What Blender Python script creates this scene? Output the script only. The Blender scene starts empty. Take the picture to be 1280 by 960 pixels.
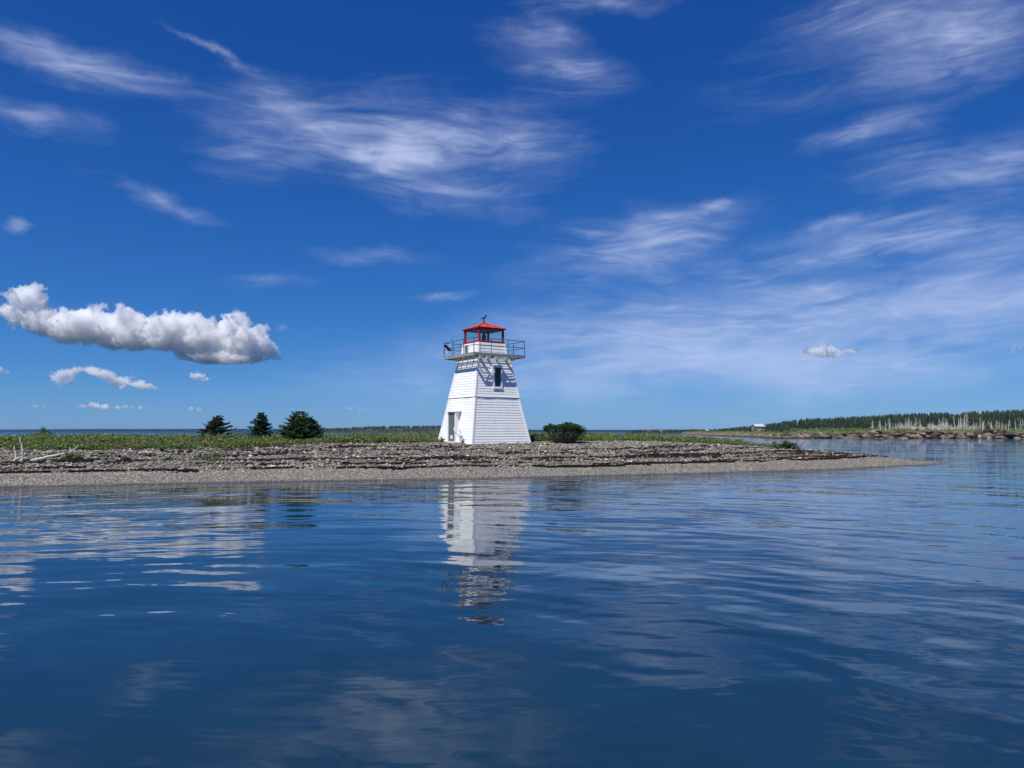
import bpy, bmesh, math, random
import numpy as np
from mathutils import Vector, Matrix
R = math.radians
sc = bpy.context.scene
col = sc.collection
random.seed(11)
rng = np.random.default_rng(11)

# ------------------------------------------------------------------ camera
CAM_H = 2.5
FPX = 924.0
PITCH = math.atan(60 / FPX)
cd = bpy.data.cameras.new('camera')
cam = bpy.data.objects.new('camera', cd); col.objects.link(cam)
cd.sensor_width = 36.0
cd.lens = FPX / 1280 * 36.0
cd.clip_start = 0.1; cd.clip_end = 60000
cam.location = (0, 0, CAM_H)
cam.rotation_euler = (R(90) + PITCH, 0, 0)
sc.camera = cam

SUN_EL, SUN_AZ = 57.0, 37.0          # azimuth measured from -Y towards -X
sund = Vector((-math.sin(R(SUN_AZ)) * math.cos(R(SUN_EL)), -math.cos(R(SUN_AZ)) * math.cos(R(SUN_EL)), math.sin(R(SUN_EL))))

def pxdir(px, py):
    c, s = math.cos(PITCH), math.sin(PITCH)
    a, b = px - 640, 480 - py
    return Vector((a, FPX * c - b * s, FPX * s + b * c))

def at(px, py, Y):
    d = pxdir(px, py)
    return Vector((d.x * Y / d.y, Y, CAM_H + d.z * Y / d.y))

# ------------------------------------------------------------------ node helpers
class NT:
    def __init__(self, tree): self.t = tree; self.n = tree.nodes; self.l = tree.links
    def add(self, kind, **kw):
        nd = self.n.new(kind)
        for k, v in kw.items(): setattr(nd, k, v)
        return nd
    def link(self, a, b): self.l.new(a, b)
    def put(self, sock, v):
        if v is None: return
        if hasattr(v, 'is_output'): self.l.new(v, sock)
        else: sock.default_value = v
    def math(self, op, a, b=None, c=None, clamp=False):
        nd = self.add('ShaderNodeMath', operation=op, use_clamp=clamp)
        self.put(nd.inputs[0], a); self.put(nd.inputs[1], b); self.put(nd.inputs[2], c)
        return nd.outputs[0]
    def vmath(self, op, a, b=None, scale=None):
        nd = self.add('ShaderNodeVectorMath', operation=op)
        self.put(nd.inputs[0], a); self.put(nd.inputs[1], b)
        if scale is not None: self.put(nd.inputs['Scale'], scale)
        return nd.outputs[1] if op in ('LENGTH', 'DOT_PRODUCT') else nd.outputs[0]
    def noise(self, vec, scale, detail=4, rough=.5, dist=0.0, color=False, ntype=None):
        nd = self.add('ShaderNodeTexNoise')
        nd.inputs['Scale'].default_value = scale; nd.inputs['Detail'].default_value = detail
        nd.inputs['Roughness'].default_value = rough; nd.inputs['Distortion'].default_value = dist
        if vec is not None: self.l.new(vec, nd.inputs['Vector'])
        return nd.outputs['Color' if color else 'Fac']
    def mapping(self, vec, loc=(0, 0, 0), rot=(0, 0, 0), scale=(1, 1, 1), vt='POINT'):
        nd = self.add('ShaderNodeMapping', vector_type=vt)
        nd.inputs['Location'].default_value = loc; nd.inputs['Rotation'].default_value = rot; nd.inputs['Scale'].default_value = scale
        self.l.new(vec, nd.inputs['Vector'])
        return nd.outputs[0]
    def ramp(self, fac, stops, interp='LINEAR'):
        nd = self.add('ShaderNodeValToRGB')
        e = nd.color_ramp.elements; nd.color_ramp.interpolation = interp
        while len(e) < len(stops): e.new(0.5)
        for i, (p, c) in enumerate(stops):
            e[i].position = p; e[i].color = (c, c, c, 1) if isinstance(c, (int, float)) else (*c, 1)
        self.l.new(fac, nd.inputs[0])
        return nd.outputs[0]
    def maprange(self, v, a, b, c, d, clamp=True, smooth=False):
        nd = self.add('ShaderNodeMapRange', clamp=clamp)
        if smooth: nd.interpolation_type = 'SMOOTHSTEP'
        self.put(nd.inputs[0], v)
        for i, x in enumerate((a, b, c, d)): self.put(nd.inputs[i + 1], x)
        return nd.outputs[0]
    def mix(self, fac, a, b, mode='MIX'):
        nd = self.add('ShaderNodeMix', data_type='RGBA', blend_type=mode)
        self.put(nd.inputs[0], fac)
        self.put(nd.inputs[6], a if hasattr(a, 'is_output') else (*a, 1))
        self.put(nd.inputs[7], b if hasattr(b, 'is_output') else (*b, 1))
        return nd.outputs[2]
    def attr(self, name):
        return self.add('ShaderNodeAttribute', attribute_name=name).outputs['Fac']

def new_mat(name):
    m = bpy.data.materials.new(name); m.use_nodes = True
    nt = NT(m.node_tree); nt.n.clear()
    out = nt.add('ShaderNodeOutputMaterial')
    return m, nt, out

def principled(nt, out, color, rough=.6, normal=None, metal=0.0, spec=.5):
    p = nt.add('ShaderNodeBsdfPrincipled')
    nt.put(p.inputs['Base Color'], color if hasattr(color, 'is_output') else (*color, 1))
    nt.put(p.inputs['Roughness'], rough)
    p.inputs['Metallic'].default_value = metal
    p.inputs['Specular IOR Level'].default_value = spec
    if normal is not None: nt.link(normal, p.inputs['Normal'])
    nt.link(p.outputs[0], out.inputs['Surface'])
    return p

def bump(nt, h, strength=.5, dist=.02):
    b = nt.add('ShaderNodeBump'); b.inputs['Strength'].default_value = strength; b.inputs['Distance'].default_value = dist
    nt.link(h, b.inputs['Height']); return b.outputs[0]

# ------------------------------------------------------------------ world
SKY_STR = 0.10
w = bpy.data.worlds.new('World'); sc.world = w; w.use_nodes = True
nt = NT(w.node_tree); nt.n.clear()
wo = nt.add('ShaderNodeOutputWorld'); bg = nt.add('ShaderNodeBackground')
bg.inputs['Strength'].default_value = SKY_STR
nt.link(bg.outputs[0], wo.inputs['Surface'])
sky = nt.add('ShaderNodeTexSky', sky_type='NISHITA')
sky.sun_disc = False
sky.sun_elevation = R(SUN_EL); sky.sun_rotation = R(180 + SUN_AZ)
sky.altitude = 0; sky.air_density = 0.7; sky.dust_density = 0.2; sky.ozone_density = 3.0
# phone-camera rendering of the blue: one power curve per channel
ss = nt.add('ShaderNodeSeparateColor'); nt.link(sky.outputs[0], ss.inputs[0])
sm = nt.add('ShaderNodeCombineColor')
for k_, (a_, g_) in enumerate(((.137, 1.45), (.52, .98), (1.55, .68))):
    nt.link(nt.math('MULTIPLY', nt.math('POWER', ss.outputs[k_], g_), a_), sm.inputs[k_])
skycol = sm.outputs[0]
# high cirrus: streaky noise inside soft patches of the sky, laid out by compass direction and height above the horizon (degrees)
tc = nt.add('ShaderNodeTexCoord')
sep = nt.add('ShaderNodeSeparateXYZ'); nt.link(tc.outputs['Generated'], sep.inputs[0])
az = nt.math('MULTIPLY', nt.math('ARCTAN2', sep.outputs[0], sep.outputs[1]), 57.2958)
el = nt.math('MULTIPLY', nt.math('ARCSINE', sep.outputs[2]), 57.2958)
cmb = nt.add('ShaderNodeCombineXYZ'); nt.link(az, cmb.inputs[0]); nt.link(el, cmb.inputs[1])
P0 = cmb.outputs[0]
wn = nt.vmath('SUBTRACT', nt.noise(P0, .13, 5, .6, color=True), (.5, .5, .5))
P1 = nt.vmath('ADD', P0, nt.vmath('MULTIPLY', wn, (6.5, 3.6, 0)))
wn2 = nt.vmath('SUBTRACT', nt.noise(P0, .045, 3, .5, color=True), (.5, .5, .5))
P2 = nt.vmath('ADD', P0, nt.vmath('MULTIPLY', wn2, (9.0, 5.0, 0)))
PATCHES = [  # px, py, rx, ry, tilt (deg, rising to the right), strength
    (80, 70, 150, 34, -8, .55), (262, 62, 90, 9, -14, .42), (40, 140, 120, 34, -4, .40), (160, 100, 150, 30, -8, .22),
    (500, 175, 260, 84, -3, .5), (492, 196, 74, 24, 12, 2.1), (375, 140, 120, 42, -18, .45), (620, 165, 170, 62, -8, .42),
    (300, 180, 110, 50, 0, .30), (560, 240, 200, 45, -12, .30), (205, 250, 120, 22, -12, .35), (15, 286, 26, 14, 10, .5),
    (705, 85, 150, 45, -16, .42), (690, 50, 60, 30, -20, .25), (1190, 42, 160, 80, -14, .75), (1060, 20, 160, 60, 0, .3),
    (1095, 160, 115, 26, 8, .55), (1210, 205, 200, 46, -2, .55), (815, 285, 170, 44, 8, .70), (885, 253, 36, 9, 0, .6),
    (1130, 300, 230, 44, 3, .80), (1075, 282, 150, 14, 8, .55), (1020, 364, 50, 18, 0, .75), (760, 330, 260, 50, 5, .3),
    (960, 410, 520, 90, 2, .85), (800, 450, 420, 70, 0, .6), (1120, 455, 330, 60, 0, .6), (480, 322, 130, 22, 3, .32), (345, 356, 90, 12, 6, .32),
    (545, 374, 70, 9, 9, .45), (750, 4, 170, 22, 0, .4), (1240, 360, 220, 70, 0, .6), (600, 480, 500, 60, 0, .28),
    (345, 414, 24, 8, 6, .35), (120, 385, 200, 16, 0, .15), (980, 110, 260, 90, 0, .12)]
acc = None
for (px, py, rx, ry, tilt, s) in PATCHES:
    d = pxdir(px, py).normalized()
    a0 = math.degrees(math.atan2(d.x, d.y)); e0 = math.degrees(math.asin(d.z))
    k = .0605 * math.cos(R(a0)) ** .6
    g = nt.add('ShaderNodeTexGradient', gradient_type='QUADRATIC_SPHERE')
    nt.link(nt.mapping(P1, (a0, e0, 0), (0, 0, R(tilt)), (rx * k * 1.2, ry * k * 1.25, 1), 'TEXTURE'), g.inputs[0])
    acc = nt.math('MULTIPLY_ADD', g.outputs['Fac'], s * 1.2, acc if acc is not None else 0.0)
acc = nt.math('MULTIPLY', acc, nt.maprange(acc, 0.0, .35, .45, 1.0))
streak = nt.noise(nt.mapping(P2, (3, 1, 0), (0, 0, R(8)), (.085, .50, 1)), 1.0, 7, .55, 1.1)
wisp = nt.noise(nt.mapping(P2, (7, 5, 0), (0, 0, R(-14)), (.22, 1.25, 1)), 1.0, 7, .56, 1.4)
veil = nt.noise(nt.mapping(P2, (1, 3, 0), scale=(.12, .3, 1)), 1.0, 3, .5, .3)
fib = nt.math('MULTIPLY', nt.maprange(streak, .36, .66, 0, 1.25), nt.maprange(wisp, .34, .66, .25, 1.5))
dens = nt.math('ADD', nt.math('MULTIPLY', nt.maprange(veil, .35, .65, .15, .65), nt.maprange(el, 3, 14, 1.35, .85)), nt.math('MULTIPLY', fib, nt.maprange(el, 3, 14, .30, .78)))
alpha = nt.math('MAXIMUM', nt.math('SUBTRACT', nt.math('MULTIPLY', acc, dens), .02), 0.0)
alpha = nt.math('SUBTRACT', 1.0, nt.math('EXPONENT', nt.math('MULTIPLY', alpha, -1.0)))
alpha = nt.math('MULTIPLY', alpha, .86, clamp=True)
skyfin = nt.mix(alpha, skycol, (5.2, 6.0, 8.3))
nt.link(skyfin, bg.inputs['Color'])
w.cycles.sampling_method = 'MANUAL'; w.cycles.sample_map_resolution = 512

sl = bpy.data.lights.new('sun', 'SUN'); sl.energy = 5.0; sl.angle = R(.53); sl.color = (1, .965, .9)
so = bpy.data.objects.new('sun', sl); col.objects.link(so)
so.rotation_euler = sund.to_track_quat('Z', 'Y').to_euler()

vs = sc.view_settings
vs.view_transform = 'Standard'; vs.look = 'None'; vs.exposure = 0.14; vs.gamma = 1.0; vs.use_curve_mapping = False
sc.render.engine = 'CYCLES'
cy = sc.cycles
cy.use_denoising = True
cy.max_bounces = 14; cy.diffuse_bounces = 3; cy.glossy_bounces = 4; cy.transmission_bounces = 6
cy.volume_bounces = 12; cy.transparent_max_bounces = 12
cy.sample_clamp_indirect = 6

# ------------------------------------------------------------------ object helpers
def tag(o, label=None, cat=None, group=None, kind=None):
    if label: o['label'] = label
    if cat: o['category'] = cat
    if group: o['group'] = group
    if kind: o['kind'] = kind
    return o

def empty(name, loc=(0, 0, 0), rz=0.0):
    o = bpy.data.objects.new(name, None); col.objects.link(o)
    o.location = loc; o.rotation_euler = (0, 0, rz); o.empty_display_size = .2
    return o

def link_mesh(name, me, mat=None, parent=None):
    o = bpy.data.objects.new(name, me); col.objects.link(o)
    if mat: me.materials.append(mat)
    if parent: o.parent = parent
    return o

def np_mesh(name, V, F, smooth=False):
    """V (n,3), F (m,k) arrays, all faces of the same size"""
    me = bpy.data.meshes.new(name)
    V = np.ascontiguousarray(V, dtype=np.float32); F = np.ascontiguousarray(F, dtype=np.int32)
    me.vertices.add(len(V)); me.vertices.foreach_set('co', V.ravel())
    m, k = F.shape
    me.loops.add(m * k); me.loops.foreach_set('vertex_index', F.ravel())
    me.polygons.add(m)
    me.polygons.foreach_set('loop_start', np.arange(0, m * k, k, dtype=np.int32))
    me.polygons.foreach_set('loop_total', np.full(m, k, dtype=np.int32))
    if smooth: me.polygons.foreach_set('use_smooth', np.ones(m, dtype=bool))
    me.update(calc_edges=True); me.validate()
    return me

class MB:
    """collects shapes, builds one mesh"""
    def __init__(self): self.v = []; self.f = []
    def face(self, pts):
        b = len(self.v); self.v += [tuple(p) for p in pts]; self.f.append(tuple(range(b, b + len(pts))))
    def hexa(self, p):     # p: 8 points, bottom 4 ccw then top 4
        b = len(self.v); self.v += [tuple(q) for q in p]
        for q in ((3, 2, 1, 0), (4, 5, 6, 7), (0, 1, 5, 4), (1, 2, 6, 5), (2, 3, 7, 6), (3, 0, 4, 7)):
            self.f.append(tuple(b + i for i in q))
    def box(self, x0, y0, z0, x1, y1, z1):
        self.hexa([(x0, y0, z0), (x1, y0, z0), (x1, y1, z0), (x0, y1, z0), (x0, y0, z1), (x1, y0, z1), (x1, y1, z1), (x0, y1, z1)])
    def tube(self, pts, rad, n=6, cap=True):
        pts = [Vector(p) for p in pts]
        if isinstance(rad, (int, float)): rad = [rad] * len(pts)
        b = len(self.v)
        for i, p in enumerate(pts):
            t = (pts[min(i + 1, len(pts) - 1)] - pts[max(i - 1, 0)]).normalized()
            a = Vector((0, 0, 1)) if abs(t.z) < .9 else Vector((1, 0, 0))
            u = t.cross(a).normalized(); v = t.cross(u)
            for k in range(n):
                an = 2 * math.pi * k / n
                self.v.append(tuple(p + (u * math.cos(an) + v * math.sin(an)) * rad[i]))
        for i in range(len(pts) - 1):
            for k in range(n):
                k2 = (k + 1) % n
                self.f.append((b + i * n + k, b + i * n + k2, b + (i + 1) * n + k2, b + (i + 1) * n + k))
        if cap:
            self.f.append(tuple(b + k for k in range(n))[::-1])
            e = b + (len(pts) - 1) * n
            self.f.append(tuple(e + k for k in range(n)))
    def lathe(self, prof, n=16, c=(0, 0)):
        b = len(self.v)
        for (r, z) in prof:
            for k in range(n):
                an = 2 * math.pi * k / n
                self.v.append((c[0] + r * math.cos(an), c[1] + r * math.sin(an), z))
        for i in range(len(prof) - 1):
            for k in range(n):
                k2 = (k + 1) % n
                self.f.append((b + i * n + k, b + i * n + k2, b + (i + 1) * n + k2, b + (i + 1) * n + k))
        self.f.append(tuple(b + k for k in range(n))[::-1])
        e = b + (len(prof) - 1) * n
        self.f.append(tuple(e + k for k in range(n)))
    def blob(self, c, r, q=None, seg=10, ring=7):
        b = len(self.v); q = q or Matrix.Identity(3)
        for i in range(ring + 1):
            th = math.pi * i / ring
            for k in range(seg):
                an = 2 * math.pi * k / seg
                p = Vector((r[0] * math.sin(th) * math.cos(an), r[1] * math.sin(th) * math.sin(an), r[2] * math.cos(th)))
                self.v.append(tuple(Vector(c) + q @ p))
        for i in range(ring):
            for k in range(seg):
                k2 = (k + 1) % seg
                self.f.append((b + i * seg + k, b + (i + 1) * seg + k, b + (i + 1) * seg + k2, b + i * seg + k2))
    def build(self, name, mat=None, parent=None, bevel=0.0, smooth=False):
        me = bpy.data.meshes.new(name); me.from_pydata(self.v, [], self.f); me.validate()
        bm = bmesh.new(); bm.from_mesh(me)
        bmesh.ops.recalc_face_normals(bm, faces=bm.faces)
        if smooth:
            for f in bm.faces: f.smooth = True
        bm.to_mesh(me); bm.free()
        o = link_mesh(name, me, mat, parent)
        if bevel:
            md = o.modifiers.new('bevel', 'BEVEL'); md.width = bevel; md.segments = 2; md.limit_method = 'ANGLE'
        return o

# value noise in numpy for terrain
def vnoise(x, y, seed=0):
    x = np.asarray(x, float); y = np.asarray(y, float)
    xi = np.floor(x).astype(np.int64); yi = np.floor(y).astype(np.int64)
    fx = x - xi; fy = y - yi
    fx = fx * fx * (3 - 2 * fx); fy = fy * fy * (3 - 2 * fy)
    def h(a, b):
        n = (a * 374761393 + b * 668265263 + seed * 1442695041) & 0xffffffff
        n = ((n ^ (n >> 13)) * 1274126177) & 0xffffffff
        return ((n ^ (n >> 16)) & 0xffff) / 65535.0
    return (h(xi, yi) * (1 - fx) + h(xi + 1, yi) * fx) * (1 - fy) + (h(xi, yi + 1) * (1 - fx) + h(xi + 1, yi + 1) * fx) * fy
def fbm(x, y, o=4, seed=0):
    s = 0; a = .5
    for i in range(o):
        s = s + a * (vnoise(x * 2 ** i, y * 2 ** i, seed + i) - .5); a *= .5
    return s

# ------------------------------------------------------------------ shoreline layout
FX = [-120, -60, -23.2, -12.7, 0, 12.7, 21.8, 27, 33.6, 36.0]
FY = [5, 22.8, 33.6, 36.9, 40.4, 45.4, 49.6, 53.2, 57.7, 59.6]
BX = [-120, -60, 5, 15, 20, 23, 26, 30, 33.6, 36.0]
BY = [120, 112, 104, 94, 82, 72, 65.5, 61.8, 59.7, 60.2]
def shoreF(x):
    return np.interp(x, FX, FY) + .35 * fbm(np.asarray(x, float) * .35, 0 * np.asarray(x, float), 4, 3)
def shoreB(x): return np.interp(x, BX, BY) + .8 * fbm(np.asarray(x, float) * .2, 0 * np.asarray(x, float) + 9, 3, 5)
PT = [-30, -3, 0, 3.0, 3.25, 8, 12, 17, 22, 60]
PZ = [-2.5, -.3, 0, .36, .46, .98, 1.30, 1.70, 1.74, 1.80]
def landdist(x, y):
    tf = (y - shoreF(x)) * .965
    tb = (shoreB(x) - y) * 1.2
    tip = (35.4 - x) * .6
    return tf, tb, tip
def ground(x, y):
    x = np.asarray(x, float); y = np.asarray(y, float)
    tf, tb, tip = landdist(x, y)
    # blend the front slope and the back slope
    k = np.clip((x - 8) / 20, 0, 1)
    tfe = tf * (1 + .45 * k) + np.clip(tf - 1, 0, 1) * 1.3 * fbm(x * .3, y * .05, 3, 41)
    a = np.interp(tfe, PT, PZ); b = np.interp(tb, PT, PZ) * 1.1; c = np.interp(tip * 1.2, PT, PZ)
    def smin(p, q, kk=.25):
        h = np.clip(.5 + .5 * (q - p) / kk, 0, 1)
        return q * (1 - h) + p * h - kk * h * (1 - h)
    z = np.where((tf > -2), smin(smin(a, b), c), a)
    und = np.clip((tf - 3.5) / 4, 0, 1) * np.clip(tb / 4, 0, 1)
    z = z + und * (.16 * fbm(x * .45, y * .6, 4, 21) + .05 * fbm(x * 2.2, y * 3, 3, 31))
    return z

# ------------------------------------------------------------------ materials
def mat_land():
    m, nt, out = new_mat('beach_ground')
    geo = nt.add('ShaderNodeNewGeometry'); P = geo.outputs['Position']
    t = nt.attr('shore'); veg = nt.attr('veg')
    v = nt.add('ShaderNodeTexVoronoi'); v.inputs['Scale'].default_value = 14; nt.link(P, v.inputs['Vector'])
    v2 = nt.add('ShaderNodeTexVoronoi'); v2.inputs['Scale'].default_value = 5; nt.link(P, v2.inputs['Vector'])
    sp = nt.add('ShaderNodeSeparateColor'); nt.link(v.outputs['Color'], sp.inputs[0])
    fine = nt.ramp(sp.outputs[0], [(0, (.10, .095, .085)), (.35, (.20, .178, .145)), (.75, (.27, .243, .20)), (1, (.46, .43, .38))])
    sp2 = nt.add('ShaderNodeSeparateColor'); nt.link(v2.outputs['Color'], sp2.inputs[0])
    coarse = nt.ramp(sp2.outputs[0], [(0, (.06, .055, .05)), (.5, (.17, .16, .15)), (1, (.34, .325, .30))])
    big = nt.noise(P, .25, 5, .6)
    c = nt.mix(nt.maprange(t, 3.0, 4.6, 0, 1), fine, coarse)
    c = nt.mix(nt.maprange(big, .35, .7, 0, .45), c, (.15, .135, .115))
    # wet strip at the water's edge
    wet = nt.maprange(nt.math('ADD', t, nt.math('MULTIPLY', big, .3)), .3, .75, 1, 0)
    c = nt.mix(wet, c, nt.mix(.72, c, (.03, .027, .024)))
    soil = nt.mix(nt.noise(P, 1.3, 4), (.055, .06, .025), (.11, .095, .05))
    c = nt.mix(veg, c, soil)
    principled(nt, out, c, nt.maprange(wet, 0, 1, .85, .35), bump(nt, nt.math('ADD', v.outputs['Distance'], nt.math('MULTIPLY', v2.outputs['Distance'], 2)), .8, .05), spec=.3)
    return m

def mat_island(name, stops, rough=.8, noise_mix=None, transl=0.0, spec=.3, nscale=.35):
    """colour picked at random for every loose piece (stone, leaf), plus a drift over metres"""
    m, nt, out = new_mat(name)
    geo = nt.add('ShaderNodeNewGeometry')
    c = nt.ramp(geo.outputs['Random Per Island'], stops)
    if noise_mix:
        nz = nt.noise(geo.outputs['Position'], nscale, 4, .6)
        c = nt.mix(nt.maprange(nz, .40, .64, 0, 1), c, nt.mix(.72, c, noise_mix))
    p = principled(nt, out, c, rough, spec=spec)
    if transl:
        tr = nt.add('ShaderNodeBsdfTranslucent'); nt.link(c, tr.inputs[0])
        mx = nt.add('ShaderNodeMixShader'); mx.inputs[0].default_value = transl
        nt.link(p.outputs[0], mx.inputs[1]); nt.link(tr.outputs[0], mx.inputs[2]); nt.link(mx.outputs[0], out.inputs['Surface'])
    return m

def mat_paint(name, c, rough=.5, wear=None, wscale=3.0, amt=.35, spec=.4, bumps=.0):
    m, nt, out = new_mat(name)
    tcn = nt.add('ShaderNodeTexCoord'); P = tcn.outputs['Object']
    nz = nt.noise(nt.mapping(P, scale=(1, 1, .35)), wscale, 7, .65)
    nz2 = nt.noise(P, wscale * 6, 4, .6)
    wr = wear or tuple(x * .6 for x in c)
    f = nt.math('ADD', nt.maprange(nz, .5, .75, 0, amt), nt.maprange(nz2, .55, .8, 0, amt * .5))
    principled(nt, out, nt.mix(f, c, wr), nt.maprange(nz2, .3, .7, rough - .08, rough + .12), bump(nt, nz2, .3, .004) if bumps else None, spec=spec)
    return m

def mat_water():
    m, nt, out = new_mat('sea_water')
    geo = nt.add('ShaderNodeNewGeometry'); P = geo.outputs['Position']
    sp = nt.add('ShaderNodeSeparateXYZ'); nt.link(P, sp.inputs[0]); X, Y = sp.outputs[0], sp.outputs[1]
    # gentle warp so that crests meander
    wv = nt.vmath('SUBTRACT', nt.noise(P, .07, 3, .5, color=True), (.5, .5, .5))
    Pw = nt.vmath('ADD', P, nt.vmath('MULTIPLY', wv, (5, 5, 0)))
    def slopes(scale, sx, sy, ang, detail, ax, ay, off):
        c = nt.noise(nt.mapping(nt.vmath('ADD', Pw, (off, off * 1.7, 0)), rot=(0, 0, R(ang)), scale=(sx, sy, 1)), scale, detail, .5, 0.0, color=True)
        return nt.vmath('MULTIPLY', nt.vmath('SUBTRACT', c, (.5, .5, .5)), (ax, ay, 0))
    # long low rings spreading from a passing boat, left of and behind the viewer
    dx_ = nt.math('ADD', X, 5.0); dy_ = nt.math('SUBTRACT', Y, 0.5)
    wob = nt.math('MULTIPLY', nt.math('SUBTRACT', nt.noise(P, .16, 2, .5), .5), 2.6)
    rr_ = nt.math('ADD', nt.math('SQRT', nt.math('ADD', nt.math('MULTIPLY', dx_, dx_), nt.math('MULTIPLY', dy_, dy_))), wob)
    th_ = nt.math('ARCTAN2', dx_, dy_)
    def ring(ks, kr, det, amp, off):
        c_ = nt.add('ShaderNodeCombineXYZ'); nt.link(nt.math('MULTIPLY_ADD', th_, ks, off), c_.inputs[0]); nt.link(nt.math('MULTIPLY', rr_, kr), c_.inputs[1])
        return nt.math('MULTIPLY', nt.math('SUBTRACT', nt.noise(c_.outputs[0], 1.0, det, .5), .5), amp)
    rs = nt.math('ADD', ring(3.0, .80, 1.0, .21, 0), ring(6.5, 2.4, 1.0, .17, 40))
    c_ = nt.add('ShaderNodeCombineXYZ'); nt.link(nt.math('MULTIPLY', nt.math('SINE', th_), rs), c_.inputs[0]); nt.link(nt.math('MULTIPLY', nt.math('COSINE', th_), rs), c_.inputs[1])
    s1 = c_.outputs[0]
    s2 = slopes(1, .35, 2.1, -3, 2, .03, .14, 31)      # ripples
    s3 = slopes(1, 1.5, 6.5, 2, 2, .022, .12, 77)       # fine wind ripples
    right = nt.maprange(nt.math('SUBTRACT', X, nt.math('MULTIPLY', Y, .02)), -3, 7, .72, 1.2, smooth=True)
    patch = nt.maprange(nt.noise(nt.mapping(P, scale=(.06, .13, 1)), 1.0, 3, .5), .36, .62, .45, 1.15)
    amp = nt.math('MULTIPLY', nt.math('MULTIPLY', right, patch), nt.maprange(Y, 4, 14, .62, 1.0))
    tot = nt.vmath('SCALE', nt.vmath('ADD', nt.vmath('ADD', s1, s2), s3), scale=amp)
    # open water past the spit is ruffled by the wind
    far = nt.math('MULTIPLY', nt.maprange(Y, 70, 130, 0, 1), nt.maprange(nt.math('SUBTRACT', X, nt.math('MULTIPLY', Y, .25)), -30, 5, 1, .06))
    s4 = slopes(1, .8, 2.2, 0, 3, .5, 2.4, 11)
    tot = nt.vmath('ADD', tot, nt.vmath('SCALE', s4, scale=nt.math('MULTIPLY', far, .55)))
    up = nt.vmath('ADD', tot, (0, 0, 1))
    N = nt.vmath('NORMALIZE', up)
    p = principled(nt, out, (.007, .027, .048), .02, N, spec=.5)
    p.inputs['IOR'].default_value = 1.38
    return m

M = {}
M['land'] = mat_land()
M['stone'] = mat_island('beach_stones', [(0, (.018, .017, .016)), (.3, (.080, .074, .066)), (.6, (.20, .176, .140)), (.88, (.31, .28, .23)), (1, (.66, .62, .55))], .75, (.16, .145, .12))
M['weed'] = mat_island('rockweed', [(0, (.005, .004, .004)), (.6, (.014, .009, .008)), (1, (.03, .019, .015))], .75, spec=.1)
M['redweed'] = mat_island('red_rockweed', [(0, (.010, .005, .005)), (.6, (.032, .009, .009)), (1, (.065, .016, .016))], .75, spec=.1)
M['shrub'] = mat_island('shrub_leaves', [(0, (.035, .08, .02)), (.5, (.095, .185, .040)), (.85, (.18, .28, .07)), (1, (.34, .37, .14))], .6, (.20, .17, .07), .3, nscale=.55)
M['needle'] = mat_island('spruce_needles', [(0, (.006, .018, .010)), (.55, (.030, .068, .034)), (1, (.10, .17, .08))], .6, transl=.1)
M['needle2'] = mat_island('fresh_spruce_needles', [(0, (.014, .035, .014)), (.55, (.058, .11, .038)), (1, (.16, .24, .08))], .6, transl=.15)
M['darkleaf'] = mat_island('dark_bush_leaves', [(0, (.010, .028, .009)), (.6, (.032, .072, .018)), (1, (.08, .15, .035))], .5, transl=.2)
M['bark'] = mat_paint('bark', (.10, .08, .065), .85, (.04, .035, .03), 6, .6)
M['driftwood'] = mat_paint('bleached_driftwood', (.52, .49, .44), .8, (.22, .20, .18), 5, .7)
M['deadwood'] = mat_paint('dead_spruce_wood', (.50, .48, .45), .85, (.24, .23, .22), 3, .6)
M['white'] = mat_paint('white_clapboard_paint', (.82, .82, .81), .5, (.56, .55, .51), 2.2, .5, bumps=1)
M['trim'] = mat_paint('white_trim_paint', (.80, .80, .80), .45, (.6, .6, .58), 3, .2)
M['red'] = mat_paint('red_paint', (.36, .016, .012), .42, (.34, .02, .015), 3, .5)
M['redroof'] = mat_paint('red_roof_paint', (.52, .028, .018), .45, (.62, .26, .20), 2.2, .7)
M['deck'] = mat_paint('weathered_gallery_planks', (.27, .28, .28), .7, (.14, .145, .15), 4, .6)
M['rail'] = mat_paint('grey_railing_paint', (.055, .075, .095), .5, (.2, .2, .2), 6, .4)
M['doorgrey'] = mat_paint('grey_door_paint', (.13, .15, .15), .55, (.07, .08, .08), 3, .5)
M['dark'] = mat_paint('dark_metal', (.022, .022, .025), .45, (.05, .045, .04), 6, .4)
M['soffit'] = mat_paint('dark_soffit_boards', (.10, .10, .10), .8)
m_, nt, out = new_mat('dark_window_glass'); principled(nt, out, (.012, .014, .018), .06); M['glass'] = m_
m_, nt, out = new_mat('lantern_glass')
lw = nt.add('ShaderNodeLayerWeight'); lw.inputs[0].default_value = .5
fr_ = nt.math('MULTIPLY_ADD', nt.math('POWER', lw.outputs['Facing'], 5.0), .9, .04)
tr = nt.add('ShaderNodeBsdfTransparent'); tr.inputs[0].default_value = (.93, .97, .95, 1)
gl = nt.add('ShaderNodeBsdfGlossy'); gl.inputs['Roughness'].default_value = .03
mx = nt.add('ShaderNodeMixShader'); nt.link(fr_, mx.inputs[0]); nt.link(tr.outputs[0], mx.inputs[1]); nt.link(gl.outputs[0], mx.inputs[2]); nt.link(mx.outputs[0], out.inputs['Surface'])
M['lglass'] = m_
M['water'] = mat_water()

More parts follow.
